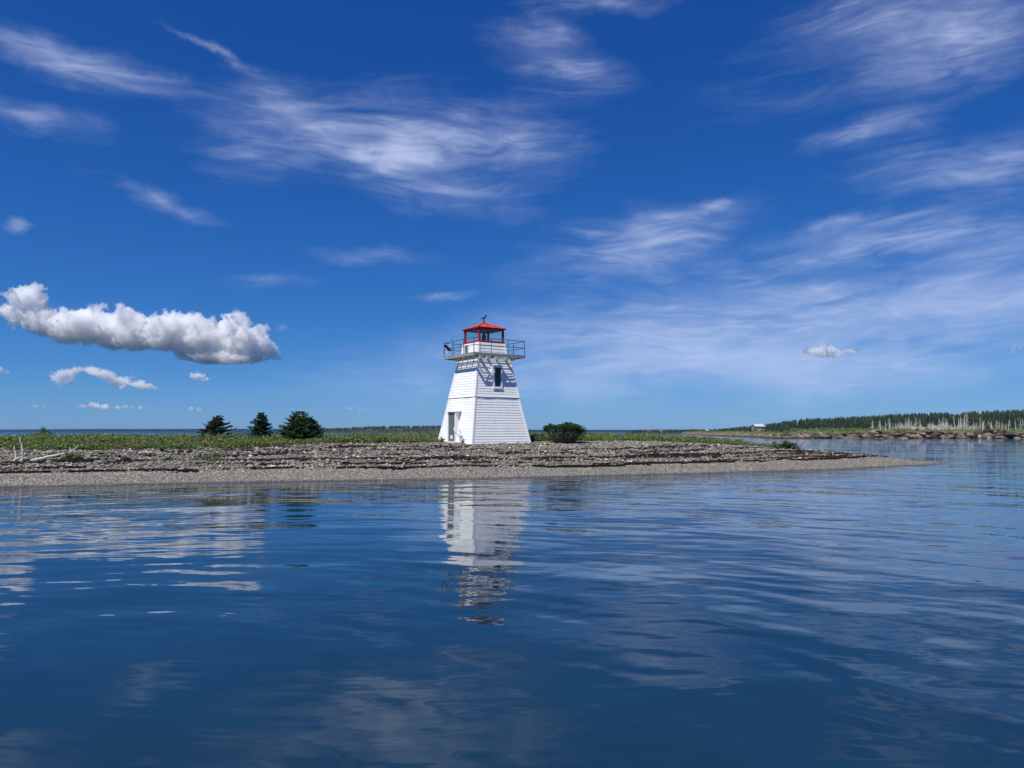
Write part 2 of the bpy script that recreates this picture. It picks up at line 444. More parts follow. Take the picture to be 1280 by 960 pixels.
# ------------------------------------------------------------------ sea
def grid_mesh(name, xs, ys, zf, smooth=True):
    X, Y = np.meshgrid(xs, ys); Z = zf(X, Y)
    V = np.stack([X.ravel(), Y.ravel(), Z.ravel()], 1)
    nx, ny = len(xs), len(ys)
    i = np.arange(nx - 1)[None, :] + (np.arange(ny - 1) * nx)[:, None]
    F = np.stack([i, i + 1, i + 1 + nx, i + nx], -1).reshape(-1, 4)
    return np_mesh(name, V, F, smooth)

sea = MB(); S = 14000
sea.face([(-S, -S, 0), (S, -S, 0), (S, S, 0), (-S, S, 0)])
tag(sea.build('water', M['water']), 'calm dark blue sea water with long gentle ripples', 'water', kind='structure')
bed = MB(); bed.face([(-S, -S, -6), (S, -S, -6), (S, S, -6), (-S, S, -6)])

# ------------------------------------------------------------------ the spit
def vegline(x):
    """distance from the front shoreline at which the green cover starts"""
    return np.interp(x, [-60, -24, -17.5, -14.5, -8, 0, 6, 14, 19.5, 21.5], [12, 12.6, 12.9, 16.2, 16.6, 18.5, 18.3, 16.8, 15, 12.0]) + 1.0 * fbm(np.asarray(x, float) * .5, 0 * np.asarray(x, float) + 4, 3, 77)
xs = np.concatenate([np.arange(-110, -32, 1.0), np.arange(-32, 37.6, .16)])
ys = np.concatenate([np.arange(-2, 30, 1.0), np.arange(30, 68, .16), np.arange(68, 126, .8)])
me = grid_mesh('spit', xs, ys, ground)
co = np.zeros(len(me.vertices) * 3, dtype=np.float32); me.vertices.foreach_get('co', co); co = co.reshape(-1, 3)
tf, tb, tip = landdist(co[:, 0], co[:, 1])
a = me.attributes.new('shore', 'FLOAT', 'POINT'); a.data.foreach_set('value', np.minimum(np.minimum(tf, tb), tip).astype(np.float32))
vg = np.clip((tf - vegline(co[:, 0])) / 1.2, 0, 1) * np.clip((tb - 5) / 3, 0, 1) * np.clip((22 - co[:, 0]) / 2, 0, 1)
a = me.attributes.new('veg', 'FLOAT', 'POINT'); a.data.foreach_set('value', vg.astype(np.float32))
tag(link_mesh('gravel_spit_ground', me, M['land']), 'low gravel spit of grey pebbles reaching into the water', 'ground', kind='structure')

# stones on the spit
def icosa():
    p = (1 + 5 ** .5) / 2
    v = np.array([(-1, p, 0), (1, p, 0), (-1, -p, 0), (1, -p, 0), (0, -1, p), (0, 1, p), (0, -1, -p), (0, 1, -p), (p, 0, -1), (p, 0, 1), (-p, 0, -1), (-p, 0, 1)], float)
    v /= np.linalg.norm(v[0])
    f = np.array([(0, 11, 5), (0, 5, 1), (0, 1, 7), (0, 7, 10), (0, 10, 11), (1, 5, 9), (5, 11, 4), (11, 10, 2), (10, 7, 6), (7, 1, 8), (3, 9, 4), (3, 4, 2), (3, 2, 6), (3, 6, 8), (3, 8, 9), (4, 9, 5), (2, 4, 11), (6, 2, 10), (8, 6, 7), (9, 8, 1)])
    return v, f
def rand_rot(n):
    q = rng.normal(size=(n, 4)); q /= np.linalg.norm(q, axis=1)[:, None]
    w_, x, y, z = q.T
    return np.stack([np.stack([1 - 2 * (y * y + z * z), 2 * (x * y - z * w_), 2 * (x * z + y * w_)], 1),
                     np.stack([2 * (x * y + z * w_), 1 - 2 * (x * x + z * z), 2 * (y * z - x * w_)], 1),
                     np.stack([2 * (x * z - y * w_), 2 * (y * z + x * w_), 1 - 2 * (x * x + y * y)], 1)], 1)
def scatter_rocks(name, P, size, flat, mat):
    v, f = icosa(); n = len(P)
    V = v[None] * (1 + rng.uniform(-.28, .28, (n, 12, 1)))
    V = V * (size[:, None, None] * rng.uniform(.65, 1.35, (n, 1, 3)))
    V[:, :, 2] *= flat
    Rm = rand_rot(n); ang = rng.uniform(0, 2 * np.pi, n)
    # mild tilt plus free yaw
    ca, sa = np.cos(ang), np.sin(ang); z0 = np.zeros(n); o1 = np.ones(n)
    Rz = np.stack([np.stack([ca, -sa, z0], 1), np.stack([sa, ca, z0], 1), np.stack([z0, z0, o1], 1)], 1)
    tilt = rng.normal(0, .3, n); ct, st = np.cos(tilt), np.sin(tilt)
    Rx = np.stack([np.stack([o1, z0, z0], 1), np.stack([z0, ct, -st], 1), np.stack([z0, st, ct], 1)], 1)
    V = np.einsum('nij,nkj->nki', np.einsum('nij,njk->nik', Rz, Rx), V)
    V = V + P[:, None, :]
    F = f[None] + (np.arange(n) * 12)[:, None, None]
    return link_mesh(name, np_mesh(name, V.reshape(-1, 3), F.reshape(-1, 3)), mat)

def sample_spit(n, x0, x1, t0, t1, dens=None):
    x = rng.uniform(x0, x1, n); t = rng.uniform(t0, t1, n)
    y = shoreF(x) + t / .965
    tf, tb, tip = landdist(x, y)
    ok = (tb > .6) & (tip > .3)
    if dens is not None: ok &= rng.uniform(0, 1, n) < dens(x, t)
    x, y, t = x[ok], y[ok], t[ok]
    return x, y, t
def cobble_dens(x, t):
    band = .25 + .95 * np.clip((vnoise(x * .35, t * .9, 4) - .35) * 3, 0, 1)
    edge = np.clip((t - 3.1) / .8, .0, 1)
    veg = np.clip((vegline(x) + 1.5 - t) / 1.5, .05, 1)
    return edge * veg * band
x, y, t = sample_spit(170000, -40, 35.5, 3.1, 19.5, cobble_dens)
sz = .028 + .085 * rng.random(len(x)) ** 2.6 + .05 * (rng.random(len(x)) > .985)
P = np.stack([x, y, ground(x, y) + sz * .25], 1)
tag(scatter_rocks('beach_stones', P, sz, .6, M['stone']), 'grey and white cobbles covering the upper beach of the spit', 'stones', kind='stuff')
x, y, t = sample_spit(26000, -30, 35.5, .25, 3.3)
sz = .012 + .03 * rng.random(len(x)) ** 2
P = np.stack([x, y, ground(x, y) + sz * .2], 1)
tag(scatter_rocks('gravel', P, sz, .6, M['stone']), 'fine pale gravel on the smooth lower slope by the water', 'gravel', kind='stuff')

# seaweed wrack: wavy lines of dark clumps
def wrack(name, lines, mat, n, label):
    xs_, ys_, ss = [], [], []
    for (tline, width, x0, x1, thr, seed, wgt) in lines:
        k = int(n * wgt)
        x = rng.uniform(x0, x1, k)
        c = tline + 1.7 * fbm(x * .16, x * 0 + seed, 4, seed) + .35 * fbm(x * 1.1, x * 0 + seed, 2, seed + 9)
        t = c + rng.normal(0, 1, k) * width * (.3 + 1.9 * vnoise(x * .5, x * 0, seed + 2) ** 2)
        keep = vnoise(x * .45, t * 1.6, seed + 5) * .5 + vnoise(x * 1.9, t * 4, seed + 6) * .5 > thr - .02
        x, t = x[keep], t[keep]
        y = shoreF(x) + t / .965
        tf, tb, tip = landdist(x, y)
        ok = (tb > .5) & (tip > .35)
        xs_.append(x[ok]); ys_.append(y[ok]); ss.append(rng.uniform(.04, .125, ok.sum()))
    x = np.concatenate(xs_); y = np.concatenate(ys_); s = np.concatenate(ss)
    P = np.stack([x, y, ground(x, y) + .04], 1)
    tag(scatter_rocks(name, P, s, .45, mat), label, 'seaweed', kind='stuff')
wrack('seaweed', [(6.6, .24, -34, 34, .48, 11, .36), (3.35, .07, -26, 35, .42, 12, .12), (8.6, .25, -34, 24, .56, 13, .12), (5.0, .16, -30, 30, .58, 14, .10), (11.2, .3, -22, 22, .55, 15, .08), (9.9, .25, -34, 26, .6, 18, .08)],
      M['weed'], 46000, 'nearly black dried seaweed stranded in wavy lines along the beach')
wrack('red_seaweed', [(3.7, .13, 4, 33, .50, 22, .36), (13.8, .35, -18, -3, .52, 21, .22), (6.3, .3, -12, 32, .6, 24, .2)],
      M['redweed'], 13000, 'dark red seaweed patches lying among the beach cobbles')

# ------------------------------------------------------------------ leaves
def leaf_mesh(name, C, size, aspect=1.6, up=.4, dirs=None):
    """one small folded quad per centre; dirs = leaf long axis"""
    n = len(C)
    if dirs is None:
        dirs = rng.normal(size=(n, 3)); dirs[:, 2] = np.abs(dirs[:, 2]) * .6
    dirs = dirs / np.linalg.norm(dirs, axis=1)[:, None]
    nn = rng.normal(size=(n, 3)); nn[:, 2] += up * 2
    side = np.cross(dirs, nn); side /= (np.linalg.norm(side, axis=1)[:, None] + 1e-6)
    s = size[:, None]
    a = C - dirs * s * .5 * aspect; c = C + dirs * s * .5 * aspect
    b = C + side * s * .5; d = C - side * s * .5
    V = np.stack([a, b, c, d], 1).reshape(-1, 3)
    F = np.arange(4 * n).reshape(-1, 4)
    return np_mesh(name, V, F)

TX, TY = at(604.6, 540, 59.0).x, 59.0        # lighthouse centre
def shrub_cloud(x, y, h, r, nper, lo=.2):
    """leaf centres of many bushes"""
    n = len(x); out = []
    idx = np.repeat(np.arange(n), nper)
    u = rng.normal(size=(len(idx), 3)); u /= np.linalg.norm(u, axis=1)[:, None]
    rad = rng.uniform(.45, 1.05, len(idx)) ** .6
    px = x[idx] + u[:, 0] * r[idx] * rad; py = y[idx] + u[:, 1] * r[idx] * rad
    pz = ground(x, y)[idx] + h[idx] * (.45 + u[:, 2] * rad * .55)
    ok = u[:, 2] > -.7
    return np.stack([px, py, pz], 1)[ok]
def veg_points(n, x0, x1, d0, d1):
    x = rng.uniform(x0, x1, n); t = vegline(x) + rng.uniform(d0, d1, n)
    y = shoreF(x) + t / .965
    tf, tb, tip = landdist(x, y)
    ok = (tb > 3.0) & (x < 21.8) & ~((np.abs(x - TX) < 3.6) & (np.abs(y - TY) < 3.4))
    # keep the ground in front of the tower bare
    ok &= ~((np.abs(x - TX) < 3.6) & (y < TY + 3) )
    return x[ok], y[ok], t[ok]
hmap = lambda x, y: .62 + 1.5 * vnoise(x * .33, y * .25, 55) * vnoise(x * 1.1, y * .9, 56) * 1.3
x, y, t = veg_points(900, -42, 21.8, .1, 3.0)
h = (.34 + .22 * rng.random(len(x))) * hmap(x, y)
h *= np.interp(x, [-40, -16, -12, 10, 18, 22], [.95, .95, 1.0, 1.15, 1.3, 1.0]); h = .66 * np.tanh(h / .66) * rng.uniform(.75, 1.2, len(h))
C1 = shrub_cloud(x, y, h, .35 + .35 * rng.random(len(x)), 100)
x, y, t = veg_points(1300, -46, 21, 2.5, 22)
h = (.55 + .35 * rng.random(len(x))) * hmap(x, y)
h *= np.interp(x, [-40, -16, -12, 10, 18, 22], [.85, .9, 1.05, 1.35, 1.6, 1.1]); h = .82 * np.tanh(h / .82) * rng.uniform(.75, 1.18, len(h))
C2 = shrub_cloud(x, y, h, .5 + .5 * rng.random(len(x)), 120)
C = np.concatenate([C1, C2])
me = leaf_mesh('shrub_thicket', C, rng.uniform(.045, .11, len(C)))
tag(link_mesh('shrub_thicket', me, M['shrub']), 'low dense green shrubs and beach plants covering the top of the spit', 'shrubs', kind='stuff')

def ground_Y(px, py):
    for Y in np.arange(34, 75, .1):
        p = at(px, py, float(Y))
        if float(ground(p.x, Y)) >= p.z: return float(Y)
    return 60.0
def small_bush(px, py, Y, wdt, hgt, n, mat, name, label, cat, stems=True, group=None):
    p = at(px, py, Y); z = float(ground(p.x, Y))
    root = empty(name, (p.x, Y, z))
    tag(root, label, cat, group)
    u = rng.normal(size=(n, 3)); u /= np.linalg.norm(u, axis=1)[:, None]; u[:, 2] = np.abs(u[:, 2])
    lob = 1 + .35 * np.sin(3 * np.arctan2(u[:, 1], u[:, 0]) + rng.uniform(0, 6)) * (1 - u[:, 2]) + .2 * np.sin(u[:, 0] * 7 + 2)
    C = u * np.array([wdt / 2, wdt / 2.4, hgt]) * (rng.uniform(.3, 1.0, (n, 1)) ** .5) * lob[:, None]
    link_mesh('foliage', leaf_mesh('foliage', C, rng.uniform(.05, .10, n)), mat, root)
    if stems:
        mb = MB()
        for i in range(9):
            a = rng.uniform(0, 6.28); r = wdt * .35 * rng.random()
            mb.tube([(r * .3 * math.cos(a), r * .3 * math.sin(a), -.03), (r * .7 * math.cos(a), r * .7 * math.sin(a), hgt * .4), (r * math.cos(a), r * math.sin(a), hgt * .8)], [.014, .010, .005], 5)
        mb.build('stems', M['bark'], root)
    return root
small_bush(984, 557, 60.3, 1.5, .62, 1500, M['darkleaf'], 'bush', 'low dark green bush alone at the right end of the shrubs', 'bush')
small_bush(968, 555, 61.2, 1.1, .5, 900, M['shrub'], 'bush', 'small pale green bush just left of the outermost dark bush', 'bush')
small_bush(88, 574, ground_Y(88, 575), 1.0, .33, 900, M['shrub'], 'beach_plant', 'small green plant on the cobbles below the branched driftwood', 'plant')
small_bush(262, 575, ground_Y(262, 576), 1.35, .28, 800, M['shrub'], 'beach_plant', 'flat spreading green plant on the cobbles below the first spruce', 'plant')
small_bush(212, 574, ground_Y(212, 576), .5, .2, 300, M['shrub'], 'beach_plant', 'tiny green tuft on the cobbles far left of the tower', 'plant')
small_bush(54, 547, 66.0, 1.3, 1.05, 1400, M['darkleaf'], 'bush', 'dark rounded bush rising above the shrubs behind the upright driftwood', 'bush')

# ------------------------------------------------------------------ spruces
def spruce(name, px, pybase, pytop, Y, width, mat, label, lean=0.0, leaders=1, seed=0, dome=.7, spread=.1):
    r_ = np.random.default_rng(seed)
    p = at(px, pybase, Y); z = float(ground(p.x, Y)) - .03
    H = at(px, pytop, Y).z - z
    root = empty(name, (p.x, Y, z)); tag(root, label, 'tree', 'stunted spruces on the spit')
    trunk = MB(); Cs, Ds = [], []; limb = MB()
    for L in range(leaders):
        if L == 0: bx, by, hh, ww = 0, 0, H, width
        else:
            a = r_.uniform(0, 6.28); rr = width * spread
            bx, by, hh, ww = rr * math.cos(a), rr * math.sin(a) * .7, H * r_.uniform(.72, .97), width * .66
        trunk.tube([(bx * .3, by * .3, 0), (bx * .8, by * .8, hh * .3), (bx + lean * .5, by, hh * .7), (bx + lean, by, hh)], [.09, .07, .035, .008], 7)
        zz = .08 * hh
        while zz < hh * .985:
            f = zz / hh
            prof = (1 - f) ** dome * (1 if f > .18 else .8 + f * 1.1)
            for b in range(r_.integers(6, 9)):
                a = r_.uniform(0, 6.28)
                ln = max(.12, ww / 2 * prof * r_.uniform(.5, 1.15))
                droop = r_.uniform(-.12, .22)
                n = int(16 + ln * 85)
                s = r_.uniform(.05, 1, n) ** .7
                side = r_.normal(0, .07 + .08 * ln, n) * (1.1 - s) * 1.2
                ux, uy = math.cos(a), math.sin(a)
                cx = bx + lean * f + ux * ln * s - uy * side; cy_ = by + uy * ln * s + ux * side
                cz = zz + ln * s * droop + ln * .12 * s * s + r_.normal(0, .022, n)
                Cs.append(np.stack([cx, cy_, cz], 1))
                sg = np.sign(side)[:, None]
                d = np.stack([ux * 1.0 - uy * 1.0 * sg[:, 0], uy * 1.0 + ux * 1.0 * sg[:, 0], np.full(n, .25)], 1) + r_.normal(0, .25, (n, 3))
                Ds.append(d)
                limb.tube([(bx + lean * f, by, zz), (bx + lean * f + ux * ln * .9, by + uy * ln * .9, zz + ln * droop * .9 + ln * .1)], [.014, .004], 4, cap=False)
            zz += hh * r_.uniform(.045, .07)
    C = np.concatenate(Cs); D = np.concatenate(Ds)
    C[:, 2] = np.maximum(C[:, 2], .02)
    me = leaf_mesh('crown', C, r_.uniform(.034, .058, len(C)), 3.4, .3, D)
    link_mesh('crown', me, mat, root)
    trunk.build('trunk', M['bark'], root, smooth=True)
    limb.build('limbs', M['bark'], root)
    return root
spruce('spruce_tree', 272, 549, 520, 57.2, 3.3, M['needle'], 'dark bushy spruce with two leaders, leftmost of the three by the tower', 0, 3, 5, .6, .12)
spruce('spruce_tree', 325, 549, 514.5, 58.0, 2.6, M['needle'], 'narrow dark spruce in the middle, smallest in width of the three', .05, 2, 6, .6, .05)
spruce('spruce_tree', 374, 551, 514.5, 57.0, 4.3, M['needle2'], 'broad greener spruce with a swept crown, nearest the white lighthouse', .1, 5, 9, .5, .17)

# round wind-shaped deciduous shrub right of the tower
def round_tree(px, Y, width, pytop, label):
    r_ = np.random.default_rng(52)
    p = at(px, 552, Y); z = float(ground(p.x, Y)); H = at(px, pytop, Y).z - z
    root = empty('round_bush', (p.x, Y, z)); tag(root, label, 'bush')
    Cs = []; st = MB()
    for i in range(72):
        a = r_.uniform(0, 6.28); q = r_.uniform(0, 1) ** .5
        cx, cy_ = q * width * .42 * math.cos(a), q * width * .36 * math.sin(a)
        top = H * float(np.interp(cx / width, [-.5, -.4, -.28, -.12, .06, .2, .36, .5], [.66, .88, .95, .90, 1.0, .97, .85, .55])) * r_.uniform(.84, 1.03)
        rr = r_.uniform(.18, .34)
        n = 170
        u = r_.normal(size=(n, 3)); u /= np.linalg.norm(u, axis=1)[:, None]
        c = np.array([cx, cy_, top - rr]) + u * rr * r_.uniform(.55, 1.05, (n, 1)) * np.array([1.15, 1.15, .85])
        Cs.append(c)
        for k in range(2):
            b = Vector((cx * r_.uniform(.25, .6), cy_ * r_.uniform(.25, .6), -.02))
            m2 = Vector((cx * .8 + r_.uniform(-.12, .12), cy_ * .8, H * .35)); e = Vector((cx + r_.uniform(-.2, .2), cy_, top - rr * .8))
            st.tube([b, m2, e], [.028, .018, .006], 5, cap=False)
    # a thinner skirt of leaves below the crown
    n = 850
    a = r_.uniform(0, 6.28, n); q = r_.uniform(.2, 1, n) ** .5
    Cs.append(np.stack([q * width * .44 * np.cos(a), q * width * .38 * np.sin(a), H * r_.uniform(.12, .65, n)], 1))
    C = np.concatenate(Cs)
    link_mesh('crown', leaf_mesh('crown', C, r_.uniform(.04, .085, len(C)), 1.4), M['darkleaf'], root)
    st.build('stems', M['bark'], root)
round_tree(705, 58.6, 3.7, 527.0, 'rounded dark green bush on bare stems right of the lighthouse')

# ------------------------------------------------------------------ driftwood
def driftwood(name, label, Y, paths, cat='driftwood'):
    """paths: list of ([(px,py,dY)...], [radii])"""
    mb = MB()
    px0, py0, _ = paths[0][0][0]
    Y = ground_Y(px0, py0)
    p0 = at(px0, py0, Y); z0 = float(ground(p0.x, Y)) - .02
    base = Vector((p0.x, Y, z0)); dz = z0 - p0.z
    for pts, rad in paths:
        q = []
        for (a_, b_, dY) in pts:
            v = at(a_, b_, Y); v = Vector((v.x, Y + dY, v.z + dz)); q.append(v - base)
        # subdivide with a little wobble
        q2, r2 = [], []
        for i in range(len(q) - 1):
            for k in range(3):
                f = k / 3; v = q[i].lerp(q[i + 1], f)
                if not (i == 0 and k == 0): v = v + Vector((random.uniform(-1, 1), random.uniform(-1, 1), random.uniform(-1, 1))) * rad[i] * .25
                q2.append(v); r2.append((rad[i] * (1 - f) + rad[i + 1] * f) * random.uniform(.88, 1.1))
        q2.append(q[-1]); r2.append(rad[-1])
        mb.tube(q2, [v * .62 for v in r2], 8)
    o = mb.build(name, M['driftwood'], smooth=True); o.location = base
    tag(o, label, cat, 'bleached driftwood at the left of the beach')
driftwood('driftwood_snag', 'tall upright bleached driftwood snag with forked root and side branch', 43.3,
    [([(29, 577, 0), (28, 562, 0), (26, 552, 0), (24.5, 547, 0)], [.09, .075, .06, .035]), ([(28.5, 565, 0), (31, 562, -.1), (34, 560, -.2)], [.04, .035, .02]),
     ([(28.5, 571, 0), (25, 573, -.3), (23.5, 575, -.4), (28, 579, -.6)], [.07, .07, .06, .05]), ([(29, 572, 0), (31, 575, -.3), (34, 579, -.5)], [.08, .07, .05]), ([(29, 574, 0), (32, 571, .1), (34, 569, .1)], [.06, .045, .02])])
driftwood('driftwood_snag', 'short upright bleached driftwood stub at the far left', 43.5,
    [([(20, 577, 0), (20.5, 570, 0), (18.5, 563, 0), (18, 558, 0)], [.14, .10, .07, .06]), ([(20, 573, 0), (23, 572, 0)], [.08, .04])])
driftwood('driftwood_log', 'long grey driftwood log lying on the cobbles by the snags', 43.7,
    [([(38, 576, 0), (50, 573, .3), (62, 569.5, .5), (73, 567, .7)], [.10, .12, .10, .05])])
driftwood('driftwood_root', 'pale twisted driftwood root lying in front of the long log', 43.4,
    [([(34, 577, 0), (39, 578.5, 0), (44, 577, .1)], [.05, .06, .03]), ([(39, 578.5, 0), (36, 580, -.2)], [.04, .02])])
driftwood('driftwood_branch', 'forked bleached driftwood branch reaching up from the cobbles', 43.9,
    [([(78, 571, 0), (84, 568, 0), (89, 564, 0), (94, 561, 0), (97.5, 557, 0)], [.05, .06, .08, .06, .03]), ([(89, 565, 0), (88, 562, 0), (86.5, 559, 0)], [.06, .05, .03]), ([(89, 564.5, 0), (92, 566, .2), (88, 567, .2)], [.06, .06, .05])])
driftwood('driftwood_log', 'dark weathered log half hidden under the shrubs near the forked branch', 45.6,
    [([(92, 566, 0), (99, 566.5, .1), (106, 566, .2)], [.05, .06, .04])])

# ------------------------------------------------------------------ lighthouse
Z0 = float(ground(TX, TY)) * 0 + 1.66
YAW = 34
lh = empty('lighthouse', (TX, TY, Z0), R(YAW))
tag(lh, 'white tapered wooden lighthouse with red lantern and grey gallery on the spit', 'lighthouse')
HT = 8.28 - Z0                       # height of the tower wall under the gallery
SC = 59.0 / 58.0
HT *= 1.0
H0, H1 = 2.67, 1.44
def hw(z): return H0 + (H1 - H0) * z / HT
ZB = 5.22 - Z0                       # belt where the lower siding meets the upper
FACES = [((0, -1), (1, 0)), ((-1, 0), (0, -1)), ((0, 1), (-1, 0)), ((1, 0), (0, 1))]   # outward normal, along
wall = MB()
def clap(mb, z0, z1, expo, off, halfw):
    n = max(1, round((z1 - z0) / expo)); e = (z1 - z0) / n
    for (nx, ny), (ux, uy) in FACES:
        for k in range(n):
            a, b = z0 + k * e, z0 + (k + 1) * e
            ha, hb = halfw(a), halfw(b)
            jit = random.uniform(-.003, .003)
            def pt(h, o, s, z): return (nx * (h + o) + ux * s * h, ny * (h + o) + uy * s * h, z)
            lo = off + .021 + jit
            mb.face([pt(ha, lo, -1, a), pt(ha, lo, 1, a), pt(hb, off + .003, 1, b), pt(hb, off + .003, -1, b)])
            mb.face([pt(ha, off - .02, -1, a), pt(ha, off - .02, 1, a), pt(ha, lo, 1, a), pt(ha, lo, -1, a)])
clap(wall, -.1, ZB, .205, 0.0, hw)
clap(wall, ZB + .02, HT, .205, .03, hw)
wall.build('clapboard_wall', M['white'], lh)
# structural core so nothing shows through the laps
core = MB()
def frustum(mb, z0, z1, h0, h1):
    mb.hexa([(-h0, -h0, z0), (h0, -h0, z0), (h0, h0, z0), (-h0, h0, z0), (-h1, -h1, z1), (h1, -h1, z1), (h1, h1, z1), (-h1, h1, z1)])
frustum(core, -.3, HT, hw(-.3) - .03, hw(HT) - .03)
core.build('wall_core', M['trim'], lh)
def corner_board(z0, z1, halfw, off, sx, sy, wd=.13):
    mb = MB(); ha, hb = halfw(z0) + off, halfw(z1) + off
    mb.hexa([(sx * (ha - wd), sy * (ha - wd), z0), (sx * ha, sy * (ha - wd), z0), (sx * ha, sy * ha, z0), (sx * (ha - wd), sy * ha, z0),
             (sx * (hb - wd), sy * (hb - wd), z1), (sx * hb, sy * (hb - wd), z1), (sx * hb, sy * hb, z1), (sx * (hb - wd), sy * hb, z1)])
    return mb
for sx in (-1, 1):
    for sy in (-1, 1):
        corner_board(-.1, ZB - .02, hw, .048, sx, sy).build('corner_board', M['trim'], lh)
        corner_board(ZB + .02, HT, hw, .078, sx, sy).build('corner_board', M['trim'], lh)
# warped drip ledge between lower and upper siding
for i, ((nx, ny), (ux, uy)) in enumerate(FACES):
    mb = MB(); n = 14
    h = hw(ZB)
    rows = []
    for k in range(n + 1):
        s = -1 + 2 * k / n
        o = .055 + .035 * vnoise(k * .6 + i * 9, 0, 5); dz = .03 * (float(vnoise(k * .5, 3 + i, 8)) - .5)
        o = float(o)
        def q(oo, z): return (nx * (h + oo) + ux * s * h * 1.02, ny * (h + oo) + uy * s * h * 1.02, ZB + z + dz)
        rows.append([q(-.02, -.035), q(o, -.045), q(o + .01, -.015), q(-.02, .05)])
    for k in range(n):
        for j in range(4):
            j2 = (j + 1) % 4
            mb.face([rows[k][j], rows[k + 1][j], rows[k + 1][j2], rows[k][j2]])
    mb.build('drip_ledge', M['trim'], lh)
# frieze under the gallery
fz = MB()
frustum(fz, HT - .34, HT, hw(HT) + .10, hw(HT) + .10)
fz.build('frieze', M['trim'], lh)
# window on the right-hand face: upright box standing out of the sloping wall
win = empty('window', (0, 0, 0)); win.parent = lh
wz0, wz1 = 6.02 - Z0, 7.52 - Z0
wx0, wx1 = .02, .62
yf = -(hw(wz0) + .12)
wx0, wx1 = -.34, .50
mb = MB(); mb.box(wx0, yf + .0, wz0 - .12, wx0 + .13, -hw(wz1) + .1, wz1 + .12); mb.box(wx1 - .13, yf, wz0 - .12, wx1, -hw(wz1) + .1, wz1 + .12)
mb.box(wx0 + .13, yf, wz1, wx1 - .13, -hw(wz1) + .1, wz1 + .12)
mb.box(wx0 + .13, yf, wz0 - .12, wx1 - .13, -hw(wz1) + .1, wz0)
mb.build('window_frame', M['trim'], lh, bevel=.008).parent = win
mb = MB(); mb.box(wx0 - .04, yf - .05, wz0 - .18, wx1 + .04, -hw(wz1) + .05, wz0 - .122)
mb.build('window_sill', M['trim'], win)
mb = MB(); mb.box(wx0 - .04, yf - .05, wz1 + .122, wx1 + .04, -hw(wz1) + .05, wz1 + .17)
mb.build('window_head', M['trim'], win)
mb = MB(); mb.box(wx0 + .13, yf + .07, wz0, wx1 - .13, yf + .09, wz1)
mb.build('pane', M['glass'], win)
mb = MB(); mb.box(wx0 + .132, yf + .045, (wz0 + wz1) / 2 - .02, wx1 - .132, yf + .068, (wz0 + wz1) / 2 + .02)
mb.build('glazing_bar', M['dark'], win)
# door on the left-hand face
dc, dw, dh = .40, 1.02, 2.40
xf = -(hw(0) + .06)
door = empty('doorway', (0, 0, 0)); door.parent = lh
mb = MB(); xb = -hw(dh) + .1
mb.box(xf, dc - dw / 2 - .10, -.1, xb, dc - dw / 2, dh); mb.box(xf, dc + dw / 2, -.1, xb, dc + dw / 2 + .10, dh)
mb.box(xf, dc - dw / 2, dh - .1, xb, dc + dw / 2, dh)
mb.build('door_casing', M['trim'], door, bevel=.008)
mb = MB(); mb.hexa([(xf - .08, dc - dw / 2 - .28, dh + .003), (xb, dc - dw / 2 - .28, dh + .02), (xb, dc + dw / 2 + .26, dh + .02), (xf - .08, dc + dw / 2 + .26, dh + .003),
                    (xf - .08, dc - dw / 2 - .28, dh + .05), (xb, dc - dw / 2 - .28, dh + .12), (xb, dc + dw / 2 + .26, dh + .12), (xf - .08, dc + dw / 2 + .26, dh + .05)])
mb.build('door_hood', M['trim'], door)
mb = MB(); mb.box(xf + .08, dc - dw / 2, -.05, xf + .12, dc + dw / 2, dh - .1)
for k in range(4): mb.box(xf + .065, dc - dw / 2 + .03 + k * .25, .02, xf + .08, dc - dw / 2 + .24 + k * .25, dh - .14)
mb.build('door', M['doorgrey'], door)
mb = MB(); mb.box(xf + .045, dc - .12, .30, xf + .063, dc + .2, .58)
mb.build('notice', M['trim'], door)
mb = MB(); mb.box(xf + .02, dc - dw / 2 + .02, .95, xf + .063, dc - dw / 2 + .16, 1.2)
mb.build('door_handle', M['trim'], door)
# gallery
G = 2.36
gz = HT
mb = MB(); GI = G - .08       # rim boards; inside them the floor is an open grating on the joists
mb.box(-G, -G, gz + .14, G, -GI, gz + .26); mb.box(-G, GI, gz + .14, G, G, gz + .26)
mb.box(-G, -GI + .001, gz + .14, -GI, GI - .001, gz + .26); mb.box(GI, -GI + .001, gz + .14, G, GI - .001, gz + .26)
dk = mb.build('gallery_deck', M['deck'], lh, bevel=.01)
mb = MB()
for s in (-1, 1):
    mb.box(-G - .03, s * G - .03, gz + .05, G + .03, s * G + .03, gz + .28)
    mb.box(s * G - .03, -G + .032, gz + .05, s * G + .03, G - .032, gz + .28)
mb.build('fascia', M['deck'], dk)
for (nx, ny), (ux, uy) in FACES:
    for s in (-.92, -.46, .10, .70):
        h = hw(HT); a = s * h
        mb = MB(); wv = .035
        def q(o, z, sg): return (nx * o + ux * (a + sg * wv), ny * o + uy * (a + sg * wv), z)
        # joist with a cut-back end
        pr = [(h - .1, gz + .137), (G - .05, gz + .137), (G - .05, gz + .05), (h + .35, gz - .12), (h - .1, gz - .12)]
        L_ = [q(o, z, -1) for o, z in pr]; R_ = [q(o, z, 1) for o, z in pr]
        mb.face(L_); mb.face(R_[::-1])
        for k in range(5): mb.face([L_[k], L_[(k + 1) % 5], R_[(k + 1) % 5], R_[k]])
        mb.build('joist', M['deck'], dk)
